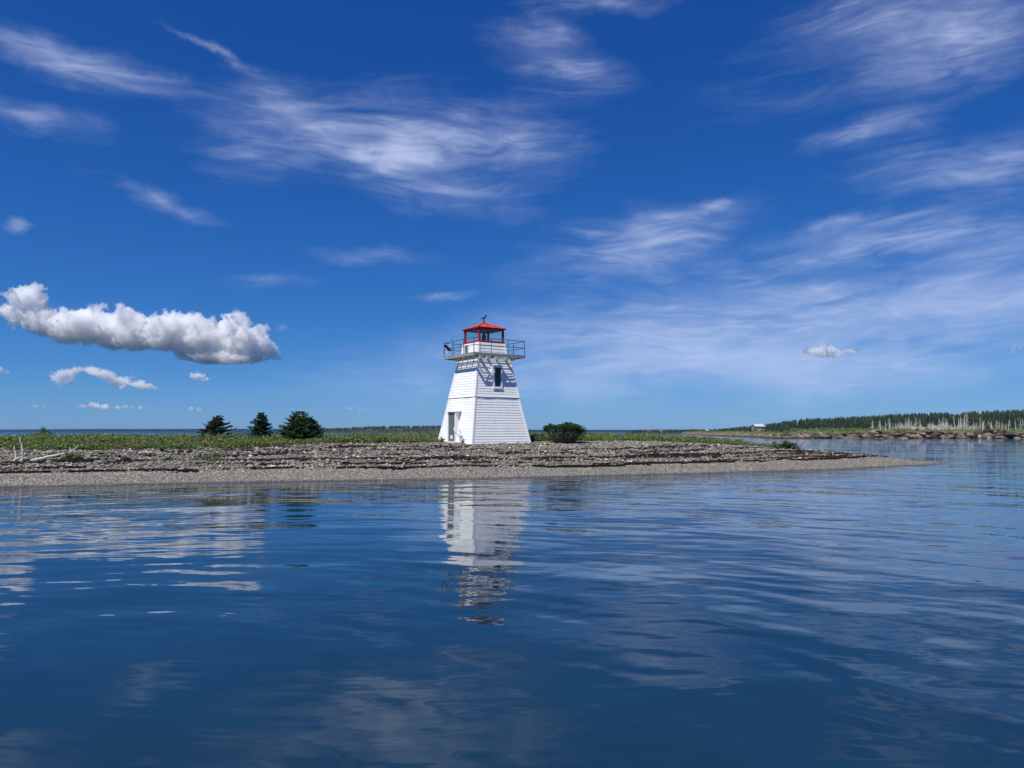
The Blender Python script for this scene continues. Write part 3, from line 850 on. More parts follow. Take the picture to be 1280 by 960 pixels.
for i_, g_ in enumerate((2.16, 2.00, 1.84, 1.68)):
    mb = MB(); e_ = .016
    mb.box(-g_ - e_, -g_ - e_, gz + .142, g_ + e_, -g_ + e_, gz + .2); mb.box(-g_ - e_, g_ - e_, gz + .142, g_ + e_, g_ + e_, gz + .2)
    mb.box(-g_ - e_, -g_ + e_, gz + .142, -g_ + e_, g_ - e_, gz + .2); mb.box(g_ - e_, -g_ + e_, gz + .142, g_ + e_, g_ - e_, gz + .2)
    mb.build('grating_bar', M['deck'], dk)
# railing
rl = empty('railing', (0, 0, 0)); rl.parent = lh
rz = gz + .28; RH = 1.12; GR = G - .02
for (nx, ny), (ux, uy) in FACES:
    for k in range(3):
        s = -1 + 2 * k / 3
        x_, y_ = nx * GR + ux * s * GR, ny * GR + uy * s * GR
        mb = MB(); rr = .032 if k == 0 else .026
        mb.tube([(x_, y_, rz - .12), (x_, y_, rz + RH)], rr, 8); mb.build('railing_post', M['rail'], rl)
    for zz in (RH, RH * .52):
        mb = MB(); mb.tube([(nx * GR - ux * GR, ny * GR - uy * GR, rz + zz), (nx * GR + ux * GR, ny * GR + uy * GR, rz + zz)], .024, 8)
        mb.build('rail', M['rail'], rl)
# lantern room base (murette)
B0, B1, BH = 1.33, 1.22, .98
mb = MB(); frustum(mb, gz + .26, gz + .26 + BH, B0 - .04, B1 - .04)
mb.build('lantern_base', M['white'], lh)
mb = MB(); clap(mb, gz + .27, gz + .26 + BH, .24, 0, lambda z: B0 + (B1 - B0) * (z - gz - .26) / BH)
mb.build('lantern_base_siding', M['white'], lh)
for sx in (-1, 1):
    for sy in (-1, 1):
        corner_board(gz + .27, gz + .26 + BH, lambda z: B0 + (B1 - B0) * (z - gz - .26) / BH, .045, sx, sy, .14).build('corner_board', M['trim'], lh)
mb = MB(); x0 = -(B0 + .06)
mb.box(x0, .10 - .0, gz + .29, x0 + .2, .72, gz + 1.14)
mb.build('hatch_casing', M['trim'], lh)
mb = MB(); mb.box(x0 - .02, .17, gz + .30, x0 - .002, .65, gz + 1.08)
mb.build('hatch_door', M['doorgrey'], lh)
# lantern
lz = gz + .26 + BH; LW = 1.10; LH = 1.00
mb = MB(); mb.box(-LW - .13, -LW - .13, lz + .003, LW + .13, LW + .13, lz + .13)
sill = mb.build('lantern_sill', M['red'], lh, bevel=.012)
for sx in (-1, 1):
    for sy in (-1, 1):
        mb = MB(); p = .075
        mb.box(sx * LW - p, sy * LW - p, lz + .13, sx * LW + p, sy * LW + p, lz + .13 + LH)
        mb.build('lantern_post', M['red'], lh, bevel=.008)
for (nx, ny), (ux, uy) in FACES:
    mb = MB(); a = LW - .078; o = LW
    mb.hexa([(nx * (o + e) + ux * s * a, ny * (o + e) + uy * s * a, z) for z in (lz + .13, lz + .12 + LH) for (s, e) in ((-1, -.006), (1, -.006), (1, .006), (-1, .006))])
    mb.build('lantern_glass', M['lglass'], lh)
    for (za, zb) in ((lz + .131, lz + .17), (lz + LH + .05, lz + .129 + LH)):
        mb = MB(); mb.hexa([(nx * (o + e) + ux * s * a, ny * (o + e) + uy * s * a, z) for z in (za, zb) for (s, e) in ((-1, -.03), (1, -.03), (1, .03), (-1, .03))])
        mb.build('glazing_rail', M['red'], lh)
ez = lz + .13 + LH; EW = 1.29
rf = MB(); rf.box(-EW, -EW, ez + .002, EW, EW, ez + .07)
roof_under = rf.build('lantern_soffit', M['red'], lh)
mb = MB(); apex = .56
n = 6
def rp(f): return EW * 1.02 * (1 - f), ez + .072 + apex * (f ** 1.12)
for i in range(n):
    h0_, z0_ = rp(i / n); h1_, z1_ = rp(min((i + 1) / n, .985))
    for (nx, ny), (ux, uy) in FACES:
        mb.face([(nx * h0_ + ux * -h0_, ny * h0_ + uy * -h0_, z0_), (nx * h0_ + ux * h0_, ny * h0_ + uy * h0_, z0_), (nx * h1_ + ux * h1_, ny * h1_ + uy * h1_, z1_), (nx * h1_ - ux * h1_, ny * h1_ - uy * h1_, z1_)])
roof = mb.build('lantern_roof', M['redroof'], lh)
for (nx, ny), (ux, uy) in FACES:       # hip ridges
    a = Vector((nx * EW + ux * EW, ny * EW + uy * EW, ez + .08)); pts = []
    for i in range(n + 1):
        h_, z_ = rp(min(i / n, .98)); pts.append((nx * h_ + ux * h_, ny * h_ + uy * h_, z_ + .012))
    mb = MB(); mb.tube(pts, .03, 6); mb.build('hip_ridge', M['red'], roof)
az_ = ez + .072 + apex
mb = MB(); mb.lathe([(.11, az_ - .08), (.10, az_ + .02), (.05, az_ + .06), (.045, az_ + .10), (.0802, az_ + .13), (.085, az_ + .17), (.02, az_ + .19)], 12)
fin = mb.build('finial', M['dark'], roof, smooth=True)
# dark bird figure facing right on the finial: one body with neck, head, bill, tail and legs
mb = MB(); q = Matrix.Rotation(R(-31), 3, 'Z')
def bq(v): return tuple(q @ Vector(v) + Vector((0, 0, az_ + .19)))
def bp(c, r, ry=0): mb.blob(bq(c), r, q @ Matrix.Rotation(ry, 3, 'Y'))
bp((-.02, 0, .17), (.17, .085, .095), R(-18)); bp((-.19, 0, .13), (.10, .05, .035), R(-5)); bp((.11, 0, .30), (.055, .05, .12), R(12)); bp((.14, 0, .41), (.07, .05, .055))
mb.tube([bq((.19, 0, .41)), bq((.30, 0, .385))], [.03, .012], 6)
mb.tube([bq((-.01, .03, .1)), bq((.0, .03, -.02))], .015, 5); mb.tube([bq((-.01, -.03, .1)), bq((.0, -.03, -.02))], .015, 5)
mb.build('bird_figure', M['dark'], roof, smooth=True)
# the lamp
mb = MB(); mb.lathe([(.13, lz + .13), (.13, lz + .2), (.06, lz + .22), (.06, lz + .34), (.20, lz + .36), (.20, lz + .42), (.17, lz + .44), (.19, lz + .5), (.19, lz + .62), (.15, lz + .66), (.17, lz + .7), (.10, lz + .80), (.10, lz + .86), (.045, lz + .92), (.03, lz + .97)], 16)
mb.build('lamp', M['dark'], lh, smooth=True)
# solar panel on the railing
sp_ = empty('solar_panel', (0, 0, 0)); tag(sp_, 'small dark solar panel and thin mast fixed to the left gallery railing', 'solar panel')
Mw = Matrix.Translation((TX, TY, Z0)) @ Matrix.Rotation(R(YAW), 4, 'Z')
sp_.matrix_world = Mw @ Matrix.Translation((-GR, GR * .42, gz + .28))
mb = MB(); mb.tube([(-.05, .0, -.1), (-.05, 0, 1.42)], .018, 6); mb.build('mast', M['rail'], sp_)
mb = MB(); mb.hexa([tuple(Matrix.Rotation(R(42), 3, 'Y') @ Vector(v) + Vector((-.28, .28, .62))) for v in [(-.33, -.22, -.02), (.33, -.22, -.02), (.33, .22, -.02), (-.33, .22, -.02), (-.33, -.22, .02), (.33, -.22, .02), (.33, .22, .02), (-.33, .22, .02)]])
mb.build('panel', M['glass'], sp_)
mb = MB(); mb.tube([(-.05, .1, .95), (-.2, .25, .72)], .02, 6); mb.tube([(-.05, .25, .45), (-.33, .35, .25), (-.36, .36, .55)], .03, 6); mb.build('bracket', M['trim'], sp_)

# weeds by the door
def weed(px, Y, hgt, lean, n, label):
    p = at(px, 553, Y); z = float(ground(p.x, Y))
    root = empty('weed', (p.x, Y, z)); tag(root, label, 'weed')
    mb = MB(); Cs = []
    for s in range(3):
        a = random.uniform(-.25, .25) + lean
        pts = [(s * .06, 0, -.02)]
        for k in range(1, 6):
            f = k / 5; pts.append((s * .06 + a * hgt * f * f + random.uniform(-.03, .03), random.uniform(-.05, .05), hgt * f * (1 - .2 * s)))
        mb.tube(pts, [.014, .012, .01, .009, .007, .004], 5)
        for q in pts[1:]:
            for j in range(n): Cs.append((q[0] + random.gauss(0, .06), q[1] + random.gauss(0, .05), q[2] + random.gauss(0, .05)))
    mb.build('stems', M['bark'], root)
    C = np.array(Cs); link_mesh('leaves', leaf_mesh('leaves', C, rng.uniform(.05, .1, len(C))), M['darkleaf'], root)
weed(577, 56.2, 1.05, -.25, 4, 'taller leafy weed leaning in front of the lighthouse door')
weed(583, 56.3, .55, .25, 4, 'short leafy weed right of the lighthouse door')
weed(552, 57.6, .42, .1, 8, 'small weed at the left corner of the lighthouse')

# ------------------------------------------------------------------ far shore on the right
CXs = [100.0, 112, 127, 160, 204, 290, 420]     # coast running away from us on its left side: X at given Y
CYs = [289.0, 330, 450, 640, 900, 1250, 1700]
def coastX(y): return np.interp(y, CYs, CXs)
def coastY(x): return 289 + 5 * fbm(np.asarray(x, float) * .05, 0 * np.asarray(x, float), 4, 90)
def farz(x, y):
    x = np.asarray(x, float); y = np.asarray(y, float)
    df = y - coastY(x); dl = (x - coastX(y)) * .9
    d = np.minimum(df, dl)
    n = fbm(x * .11, y * .3, 5, 61); n2 = fbm(x * .4, y * .4, 4, 67)
    cl = np.interp(d, [-8, -1, 0, 2.5, 7, 14, 40, 110, 260, 700], [-2, -.4, 0, 1.7, 2.4, 2.9, 3.6, 5.2, 6.8, 8])
    low = np.interp(x, [90, 120, 150, 200, 300], [.55, .75, 1.0, 1.05, 1.15])
    rock = np.clip(1 - np.abs(d - 3) / 7, 0, 1)
    z = cl * low * (1 + .35 * n * np.clip(d / 20, .3, 1)) + rock * (3.6 * n + 2.4 * n2)
    return np.where(d < -3, -2, z)
xs = np.concatenate([np.arange(92, 260, .7), np.arange(260, 700, 8)])
ys = np.concatenate([np.arange(278, 305, .6), np.arange(305, 460, 4), np.arange(460, 1700, 25)])
me = grid_mesh('far_shore', xs, ys, farz, True)
co = np.zeros(len(me.vertices) * 3, dtype=np.float32); me.vertices.foreach_get('co', co); co = co.reshape(-1, 3)
dd = np.minimum(co[:, 1] - coastY(co[:, 0]), (co[:, 0] - coastX(co[:, 1])) * .9)
a = me.attributes.new('shore', 'FLOAT', 'POINT'); a.data.foreach_set('value', dd.astype(np.float32))
m_, nt, out = new_mat('far_shore_ground')
geo = nt.add('ShaderNodeNewGeometry'); P = geo.outputs['Position']; spz = nt.add('ShaderNodeSeparateXYZ'); nt.link(P, spz.inputs[0])
nz = nt.noise(nt.mapping(P, rot=(0, R(12), 0), scale=(.35, .35, 1.6)), 1.0, 7, .65); nb = nt.noise(P, .09, 4, .6)
rock = nt.ramp(nz, [(.36, (.03, .022, .02)), (.45, (.14, .09, .07)), (.55, (.27, .185, .14)), (.7, (.40, .33, .27))])
grass = nt.ramp(nt.noise(P, .35, 5, .65), [(.35, (.035, .055, .018)), (.5, (.08, .11, .032)), (.65, (.17, .155, .08))])
gf = nt.maprange(nt.math('ADD', nt.attr('shore'), nt.math('MULTIPLY', nb, 9)), 6.0, 9.0, 0, 1)
c = nt.mix(gf, rock, grass)
c = nt.mix(nt.maprange(spz.outputs[2], .25, .8, 1, 0), c, (.03, .022, .016))
principled(nt, out, c, .85, bump(nt, nz, 1.0, .8), spec=.25)
tag(link_mesh('far_shore_ground', me, m_), 'reddish rocky far shore with green grass above the ledges', 'shore', kind='structure')

# broken ledges and boulders along the far waterline
M['rock'] = mat_island('red_brown_rock', [(0, (.03, .024, .022)), (.35, (.085, .062, .05)), (.8, (.18, .14, .11)), (1, (.30, .26, .21))], .85, (.04, .028, .026), spec=.2, nscale=.3)
nb_ = 800
bx = rng.uniform(96, 250, nb_); by = coastY(bx) + rng.uniform(-1.0, 5.5, nb_) ; okb = (bx - coastX(by)) * .9 > -1
bx, by = bx[okb], by[okb]; bs = .4 + 2.0 * rng.random(len(bx)) ** 2.2
tag(scatter_rocks('boulders', np.stack([bx, by, farz(bx, by) - bs * .06], 1), bs, .30, M['rock']), 'broken reddish brown ledges and boulders along the far waterline', 'rocks', kind='stuff')
# conifers for the far forest
M['farneedle'] = mat_island('far_conifers', [(0, (.004, .012, .008)), (.6, (.010, .024, .014)), (1, (.032, .058, .026))], .8)
def conifer_batch(pos, hts, wr, tiers=5, seg=7):
    """jagged tiered conifers, one numpy batch"""
    V, F = [], []; base = 0
    for (x, y, z), H in zip(pos, hts):
        W = H * wr * rng.uniform(.8, 1.25)
        for t_ in range(tiers):
            f0 = t_ / tiers; zb = z + H * (.06 + .9 * f0); zt = z + H * min(1.0, .06 + .9 * (f0 + 1.75 / tiers))
            r0 = W * (1 - f0) ** .8 * .5
            ang = rng.uniform(0, 6.28) + np.arange(seg * 2) * math.pi / seg
            rr = r0 * np.where(np.arange(seg * 2) % 2 == 0, rng.uniform(.8, 1.3, seg * 2), rng.uniform(.35, .6, seg * 2))
            ring = np.stack([x + rr * np.cos(ang), y + rr * np.sin(ang), zb + rng.uniform(-.03, .05, seg * 2) * H], 1)
            top = np.array([[x + rng.normal(0, .02) * W, y, zt]])
            V.append(ring); V.append(top)
            k = seg * 2
            i = np.arange(k)
            F.append(np.stack([base + i, base + (i + 1) % k, np.full(k, base + k)], 1)); base += k + 1
    return np.concatenate(V), np.concatenate(F)
def puff_batch(pos, r, nper=26):
    n = len(pos); idx = np.repeat(np.arange(n), nper)
    u = rng.normal(size=(len(idx), 3)); u /= np.linalg.norm(u, axis=1)[:, None]; u[:, 2] = np.abs(u[:, 2]) * .9
    C = pos[idx] + u * r[idx][:, None] * rng.uniform(.6, 1.05, (len(idx), 1))
    return C, r[idx]
# top line of the forest in the photograph: px -> py
SKX = [890, 905, 925, 950, 975, 1000, 1050, 1090, 1120, 1150, 1185, 1192, 1215, 1250, 1290, 1500]
SKY_ = [537, 535, 532.5, 530.5, 527, 523, 521, 519, 517, 516, 515, 518, 513.5, 512.5, 511, 508]
def forest_points(n, d0, d1, x0=95, x1=340):
    pts = []
    while len(pts) < n:
        Y = 300 + (rng.random() ** 1.5) * 420; X = rng.uniform(x0, x1 + (Y - 300) * .6)
        px = 640 + 924 * X / Y
        if px > 1330 and rng.random() < .7: continue
        d = min(Y - float(coastY(X)), (X - float(coastX(Y))) * .9)
        if d < (d0 + 10 * float(vnoise(X * .06, Y * .06, 8))) * (1 if px > 985 else .28) or d > d1: continue
        pts.append((X, Y))
    return np.array(pts)
fp = forest_points(3200, 44, 420)
gz_ = farz(fp[:, 0], fp[:, 1])
pxs = 640 + 924 * fp[:, 0] / fp[:, 1]
cap = CAM_H + (540 - np.interp(pxs, SKX, SKY_)) / 924 * fp[:, 1] - gz_      # the height that reaches the skyline from here
hts = np.minimum(cap * (.62 + .46 * rng.random(len(fp)) ** .8), rng.uniform(6.0, 13.5, len(fp)))
ok = (hts > 1.5) & ~((np.abs(pxs - 947) < 9) & (fp[:, 1] < 458))
pos = np.column_stack([fp[ok], gz_[ok] - .1])
V, F = conifer_batch(pos, hts[ok], .36)
tag(link_mesh('forest', np_mesh('forest', V, F), M['farneedle']), 'dark conifer forest along the ridge of the far shore', 'forest', kind='stuff')
# broadleaf scrub at the forest edge and on the slope
sp2 = forest_points(700, 14, 62)
gz_ = farz(sp2[:, 0], sp2[:, 1])
r_s = rng.uniform(.5, 1.3, len(sp2))
C, rr = puff_batch(np.column_stack([sp2, gz_]), r_s)
tag(link_mesh('scrub', leaf_mesh('scrub', C, rng.uniform(.25, .5, len(C))), M['shrub']), 'pale green scrub on the grassy slope of the far shore', 'scrub', kind='stuff')

# dead standing spruces
def dead_mesh(seed, H, limbs):
    rnd = random.Random(seed); mb = MB()
    lean = rnd.uniform(-.06, .06)
    mb.tube([(0, 0, -.3), (lean * H * .4, 0, H * .45), (lean * H, rnd.uniform(-.2, .2), H)], [.17, .13, .04], 6)
    for i in range(limbs):
        z = H * rnd.uniform(.25, .95); a = rnd.uniform(0, 6.28); l = (1.1 - z / H) * rnd.uniform(.9, 2.0)
        x0_ = lean * z
        mb.tube([(x0_, 0, z), (x0_ + l * .6 * math.cos(a), l * .6 * math.sin(a), z + l * .05), (x0_ + l * math.cos(a), l * math.sin(a), z - l * rnd.uniform(-.3, .25))], [.06, .045, .02], 4, cap=False)
    me = bpy.data.meshes.new('dead_tree'); me.from_pydata(mb.v, [], mb.f); me.validate(); me.materials.append(M['deadwood'])
    return me
variants = [dead_mesh(s, h, l) for s, h, l in ((1, 6, 16), (2, 6, 26), (3, 6, 8), (4, 6, 34), (5, 6, 20), (6, 6, 5))]
# px, py top, py base, variant for the ones that can be told apart
NAMED = [(1101, 525, 537, 0, 'slim grey dead tree, first upright one at the left end of the dead stand'),
         (1107, 526, 537, 2, 'bare grey dead pole just right of the first dead tree'),
         (1136, 521, 534, 3, 'dead spruce with fine bare twigs above the pale brush'),
         (1145, 522, 534, 1, 'twiggy grey dead tree over the widest patch of pale brush'),
         (1179, 521, 536, 2, 'thick pale dead trunk below the highest dark tree of the first ridge'),
         (1193.5, 519.5, 535, 2, 'straight white dead trunk at the dip in the forest skyline'),
         (1201, 520.5, 535, 0, 'grey dead trunk directly right of the straight white one'),
         (1206, 517, 534, 3, 'tall bushy dead spruce in the cluster of highest dead trees'),
         (1209, 516, 534, 1, 'tallest grey dead spruce, rising against the dark forest'),
         (1230, 525, 536, 5, 'short thick pale dead trunk right of the tall dead cluster'),
         (1261, 526, 538, 5, 'pale dead trunk standing low near the right edge of the frame'),
         (1245, 525, 536, 0, 'pale dead trunk with short limbs between two shorter dead poles')]
def place_dead(px, pt, pb, var, label, Y):
    X = at(px, 540, Y).x
    z = float(farz(X, Y)); top = at(px, pt, Y).z
    o = bpy.data.objects.new('dead_tree', variants[var]); col.objects.link(o)
    s = max(1.5, top - z) / 6
    o.location = (X, Y, z); o.scale = (s ** .5, s ** .5, s); o.rotation_euler = (0, 0, random.uniform(0, 6.28))
    tag(o, label, 'dead tree', 'bare dead trees on the far shore')
for (px, pt, pb, var, label) in NAMED: place_dead(px, pt, pb, var, label, random.uniform(308, 320))
for i in range(78):
    px = random.choice([random.uniform(1090, 1285), random.uniform(1120, 1240), random.uniform(1170, 1215), random.uniform(1212, 1285)])
    pt = random.triangular(519, 534, 529)
    place_dead(px, pt, 0, random.randrange(6), 'one of the many small grey dead tree trunks standing along the far shore slope', random.uniform(305, 335))
for px, pt in ((1021, 533), (1006, 535)): place_dead(px, pt, 0, 3, 'small grey dead tree on the low left part of the far shore', 315)
# bleached brush between the dead trunks
mb = MB()
for i in range(1500):
    px = 1098 + 130 * random.betavariate(2, 2); Y = random.uniform(306, 330); X = at(px, 540, Y).x; z = float(farz(X, Y))
    h = random.uniform(.8, 3.6) * (1 - abs(px - 1163) / 120) * (.35 + 1.1 * float(vnoise(px * .11, 0, 3))); a = random.uniform(0, 6.28); l = random.uniform(.2, 1.2)
    if h < .4: continue
    if random.random() > .25 + .9 * float(vnoise(px * .23, 7, 9)): continue
    mb.tube([(X, Y, z + h * .2), (X + l * .5 * math.cos(a), Y + l * .5 * math.sin(a), z + h * .75), (X + l * math.cos(a), Y + l * math.sin(a), z + h)], [.045, .035, .02], 3, cap=False)
tag(mb.build('dead_brush', M['deadwood']), 'tangle of bleached dead twigs and brush between the dead trunks', 'brush', kind='stuff')
# one dark spruce on the slope near the water
V, F = conifer_batch([(at(1235, 540, 300).x, 300, float(farz(at(1235, 540, 300).x, 300)))], [3.6], .8, 6)
tag(link_mesh('spruce_tree', np_mesh('slope_spruce', V, F), M['farneedle']), 'lone small dark spruce on the grassy slope of the far shore', 'tree')

# ------------------------------------------------------------------ houses
M['hwall'] = mat_paint('pale_house_siding', (.62, .62, .60), .7, (.4, .4, .4), .8, .3)
M['hwallgrey'] = mat_paint('grey_house_siding', (.30, .30, .29), .7, (.15, .15, .15), .8, .4)
M['hroof'] = mat_paint('grey_shingle_roof', (.20, .20, .21), .8, (.1, .1, .1), .8, .4)
M['hroofw'] = mat_paint('pale_metal_roof', (.48, .48, .48), .5, (.4, .4, .4), .8, .3)
def house(px, py, Y, wd, dp, hh, rh, yaw, roofm, wallm, label, chimney=False, gz0=None):
    p = at(px, py, Y)
    root = empty('house', (p.x, Y, p.z if gz0 is None else gz0), R(yaw)); tag(root, label, 'house')
    a, b = wd / 2, dp / 2
    mb = MB(); mb.hexa([(-a, -b, -2.5), (a, -b, -2.5), (a, b, -2.5), (-a, b, -2.5), (-a, -b, hh), (a, -b, hh), (a, b, hh), (-a, b, hh)])
    mb.face([(-a, -b, hh), (-a, b, hh), (-a, 0, hh + rh)]); mb.face([(a, -b, hh), (a, b, hh), (a, 0, hh + rh)])
    mb.build('wall', wallm, root)
    mb = MB(); e = .45; t = .18; k = rh / b
    for s in (-1, 1):
        mb.hexa([(-a - e, s * (b + e), hh - k * e), (a + e, s * (b + e), hh - k * e), (a + e, 0, hh + rh), (-a - e, 0, hh + rh),
                 (-a - e, s * (b + e), hh - k * e + t), (a + e, s * (b + e), hh - k * e + t), (a + e, 0, hh + rh + t), (-a - e, 0, hh + rh + t)])
    rf = mb.build('roof', roofm, root)
    if chimney:
        mb = MB(); mb.box(a * .3, -.3, hh, a * .3 + .7, .3, hh + rh + .9); mb.build('chimney', M['hroof'], rf)
    nw = max(2, int(wd / 3))
    for i in range(nw):
        x = -a + (i + .5) * wd / nw
        mb = MB(); mb.box(x - .5, -b - .04, hh * .35, x + .5, -b - .003, hh * .82); f = mb.build('window', M['trim'], root)
        mb = MB(); mb.box(x - .4, -b - .06, hh * .39, x + .4, -b - .042, hh * .78); mb.build('pane', M['glass'], f)
    mb = MB(); mb.box(a - 1.4, -b - .05, 0, a - .5, -b - .003, 2.0); mb.build('door', M['doorgrey'], root)
    return root
house(947.5, 537.5, 470, 6.2, 5.0, 2.3, 1.3, 12, M['hroofw'], M['hwallgrey'], 'grey house with white roof in a gap of the forest on the right ridge')
house(812.5, 539.2, 1150, 8.5, 7, 3.0, 2.2, 0, M['hroof'], M['hwall'], 'distant grey house with chimney on the horizon right of the lighthouse', True)
house(827.5, 540.2, 1010, 5.5, 4.5, 1.6, 1.0, 8, M['hroofw'], M['hwall'], 'tiny low white shed behind the shrubs, right of the distant grey house')
house(833.0, 540.2, 1015, 2.6, 3.0, 1.3, .8, -8, M['hroofw'], M['hwall'], 'tiniest white shed just right of the low white shed')
house(874, 538.8, 900, 8.0, 6, 2.2, 1.6, -10, M['hroof'], M['bark'], 'small dark brown house with grey roof left of the forest ridge', True)
house(884, 539.4, 880, 3.2, 3.0, 1.1, .7, 5, M['hroofw'], M['hwall'], 'small white hut beside the dark brown house')

# low wooded ground around these houses and the low headland behind the tower
def headland(name, label, Yc, prof, depth, treeH, n, forest_label):
    """prof: list of (px, py of ground top)"""
    pxs = [q[0] for q in prof]; tops = [q[1] for q in prof]
    x0, x1 = at(pxs[0], 540, Yc).x, at(pxs[-1], 540, Yc).x
    def zf(x, y):
        px = 640 + 926 * x / Yc
        top = CAM_H + (540 - np.interp(px, pxs, tops)) / 926 * Yc
        f = np.clip((y - (Yc - depth * .5)) / (depth * .45), 0, 1)
        g = np.clip(((Yc + depth * .9) - y) / (depth * .5), 0, 1)
        return -1.5 + (top + 1.5) * (f * f * (3 - 2 * f)) * g + 1.0 * fbm(x * .02, y * .02, 3, 5)
    me = grid_mesh(name, np.linspace(x0, x1, 120), np.linspace(Yc - depth * .55, Yc + depth * .9, 30), zf)
    tag(link_mesh(name, me, M['headland']), label, 'hill', kind='structure')
    x = rng.uniform(x0, x1, n); y = Yc + rng.uniform(-.35, .35, n) * depth
    z = zf(x, y); ok = z > .8
    pos = np.column_stack([x, y, z])[ok]
    V, F = conifer_batch(pos, rng.uniform(.7, 1.1, len(pos)) * treeH, .6, 3, 5)
    tag(link_mesh('distant_forest', np_mesh(name + '_forest', V, F), M['farneedle']), forest_label, 'forest', kind='stuff')
m_, nt, out = new_mat('headland_ground'); geo = nt.add('ShaderNodeNewGeometry')
principled(nt, out, nt.ramp(nt.noise(geo.outputs['Position'], .03, 5), [(.35, (.012, .022, .010)), (.65, (.035, .052, .018))]), .9); M['headland'] = m_
headland('low_headland', 'low wooded headland behind the lighthouse', 1500,
         [(380, 541.5), (398, 538.6), (425, 537.5), (470, 535.2), (520, 535), (560, 534.2), (600, 535.5), (640, 538.5), (668, 541)], 240, 5.5, 900, 'far dark conifers on the low headland left of the tower')
headland('low_shore', 'low green shore behind the spit right of the tower', 980,
         [(790, 542), (800, 540.6), (850, 540), (890, 539.2), (930, 539), (960, 539), (985, 538)], 140, 4.0, 480, 'far dark conifers on the low shore left of the wooded ridge')
# blue land on the horizon
def ridge_land():
    xs = np.linspace(-7000, 7000, 500); ys = np.linspace(7600, 9200, 12)
    def zf(x, y):
        px = 640 + 926 * x / 8000
        h = np.interp(px, [-600, 0, 60, 240, 420, 640, 850, 1000, 1900], [22, 30, 34, 38, 34, 30, 27, 20, 20]) + 10 * fbm(x * .0012, x * 0, 5, 12)
        f = np.clip((y - 7600) / 500, 0, 1); return -1 + (h + 1) * f
    me = grid_mesh('distant_hills', xs, ys, zf)
    m3, nt3, out3 = new_mat('far_dark_woods'); principled(nt3, out3, (.006, .011, .010), .95, spec=.05)
    tag(link_mesh('distant_hills', me, m3), 'thin line of far blue land on the horizon', 'hills', kind='structure')
ridge_land()

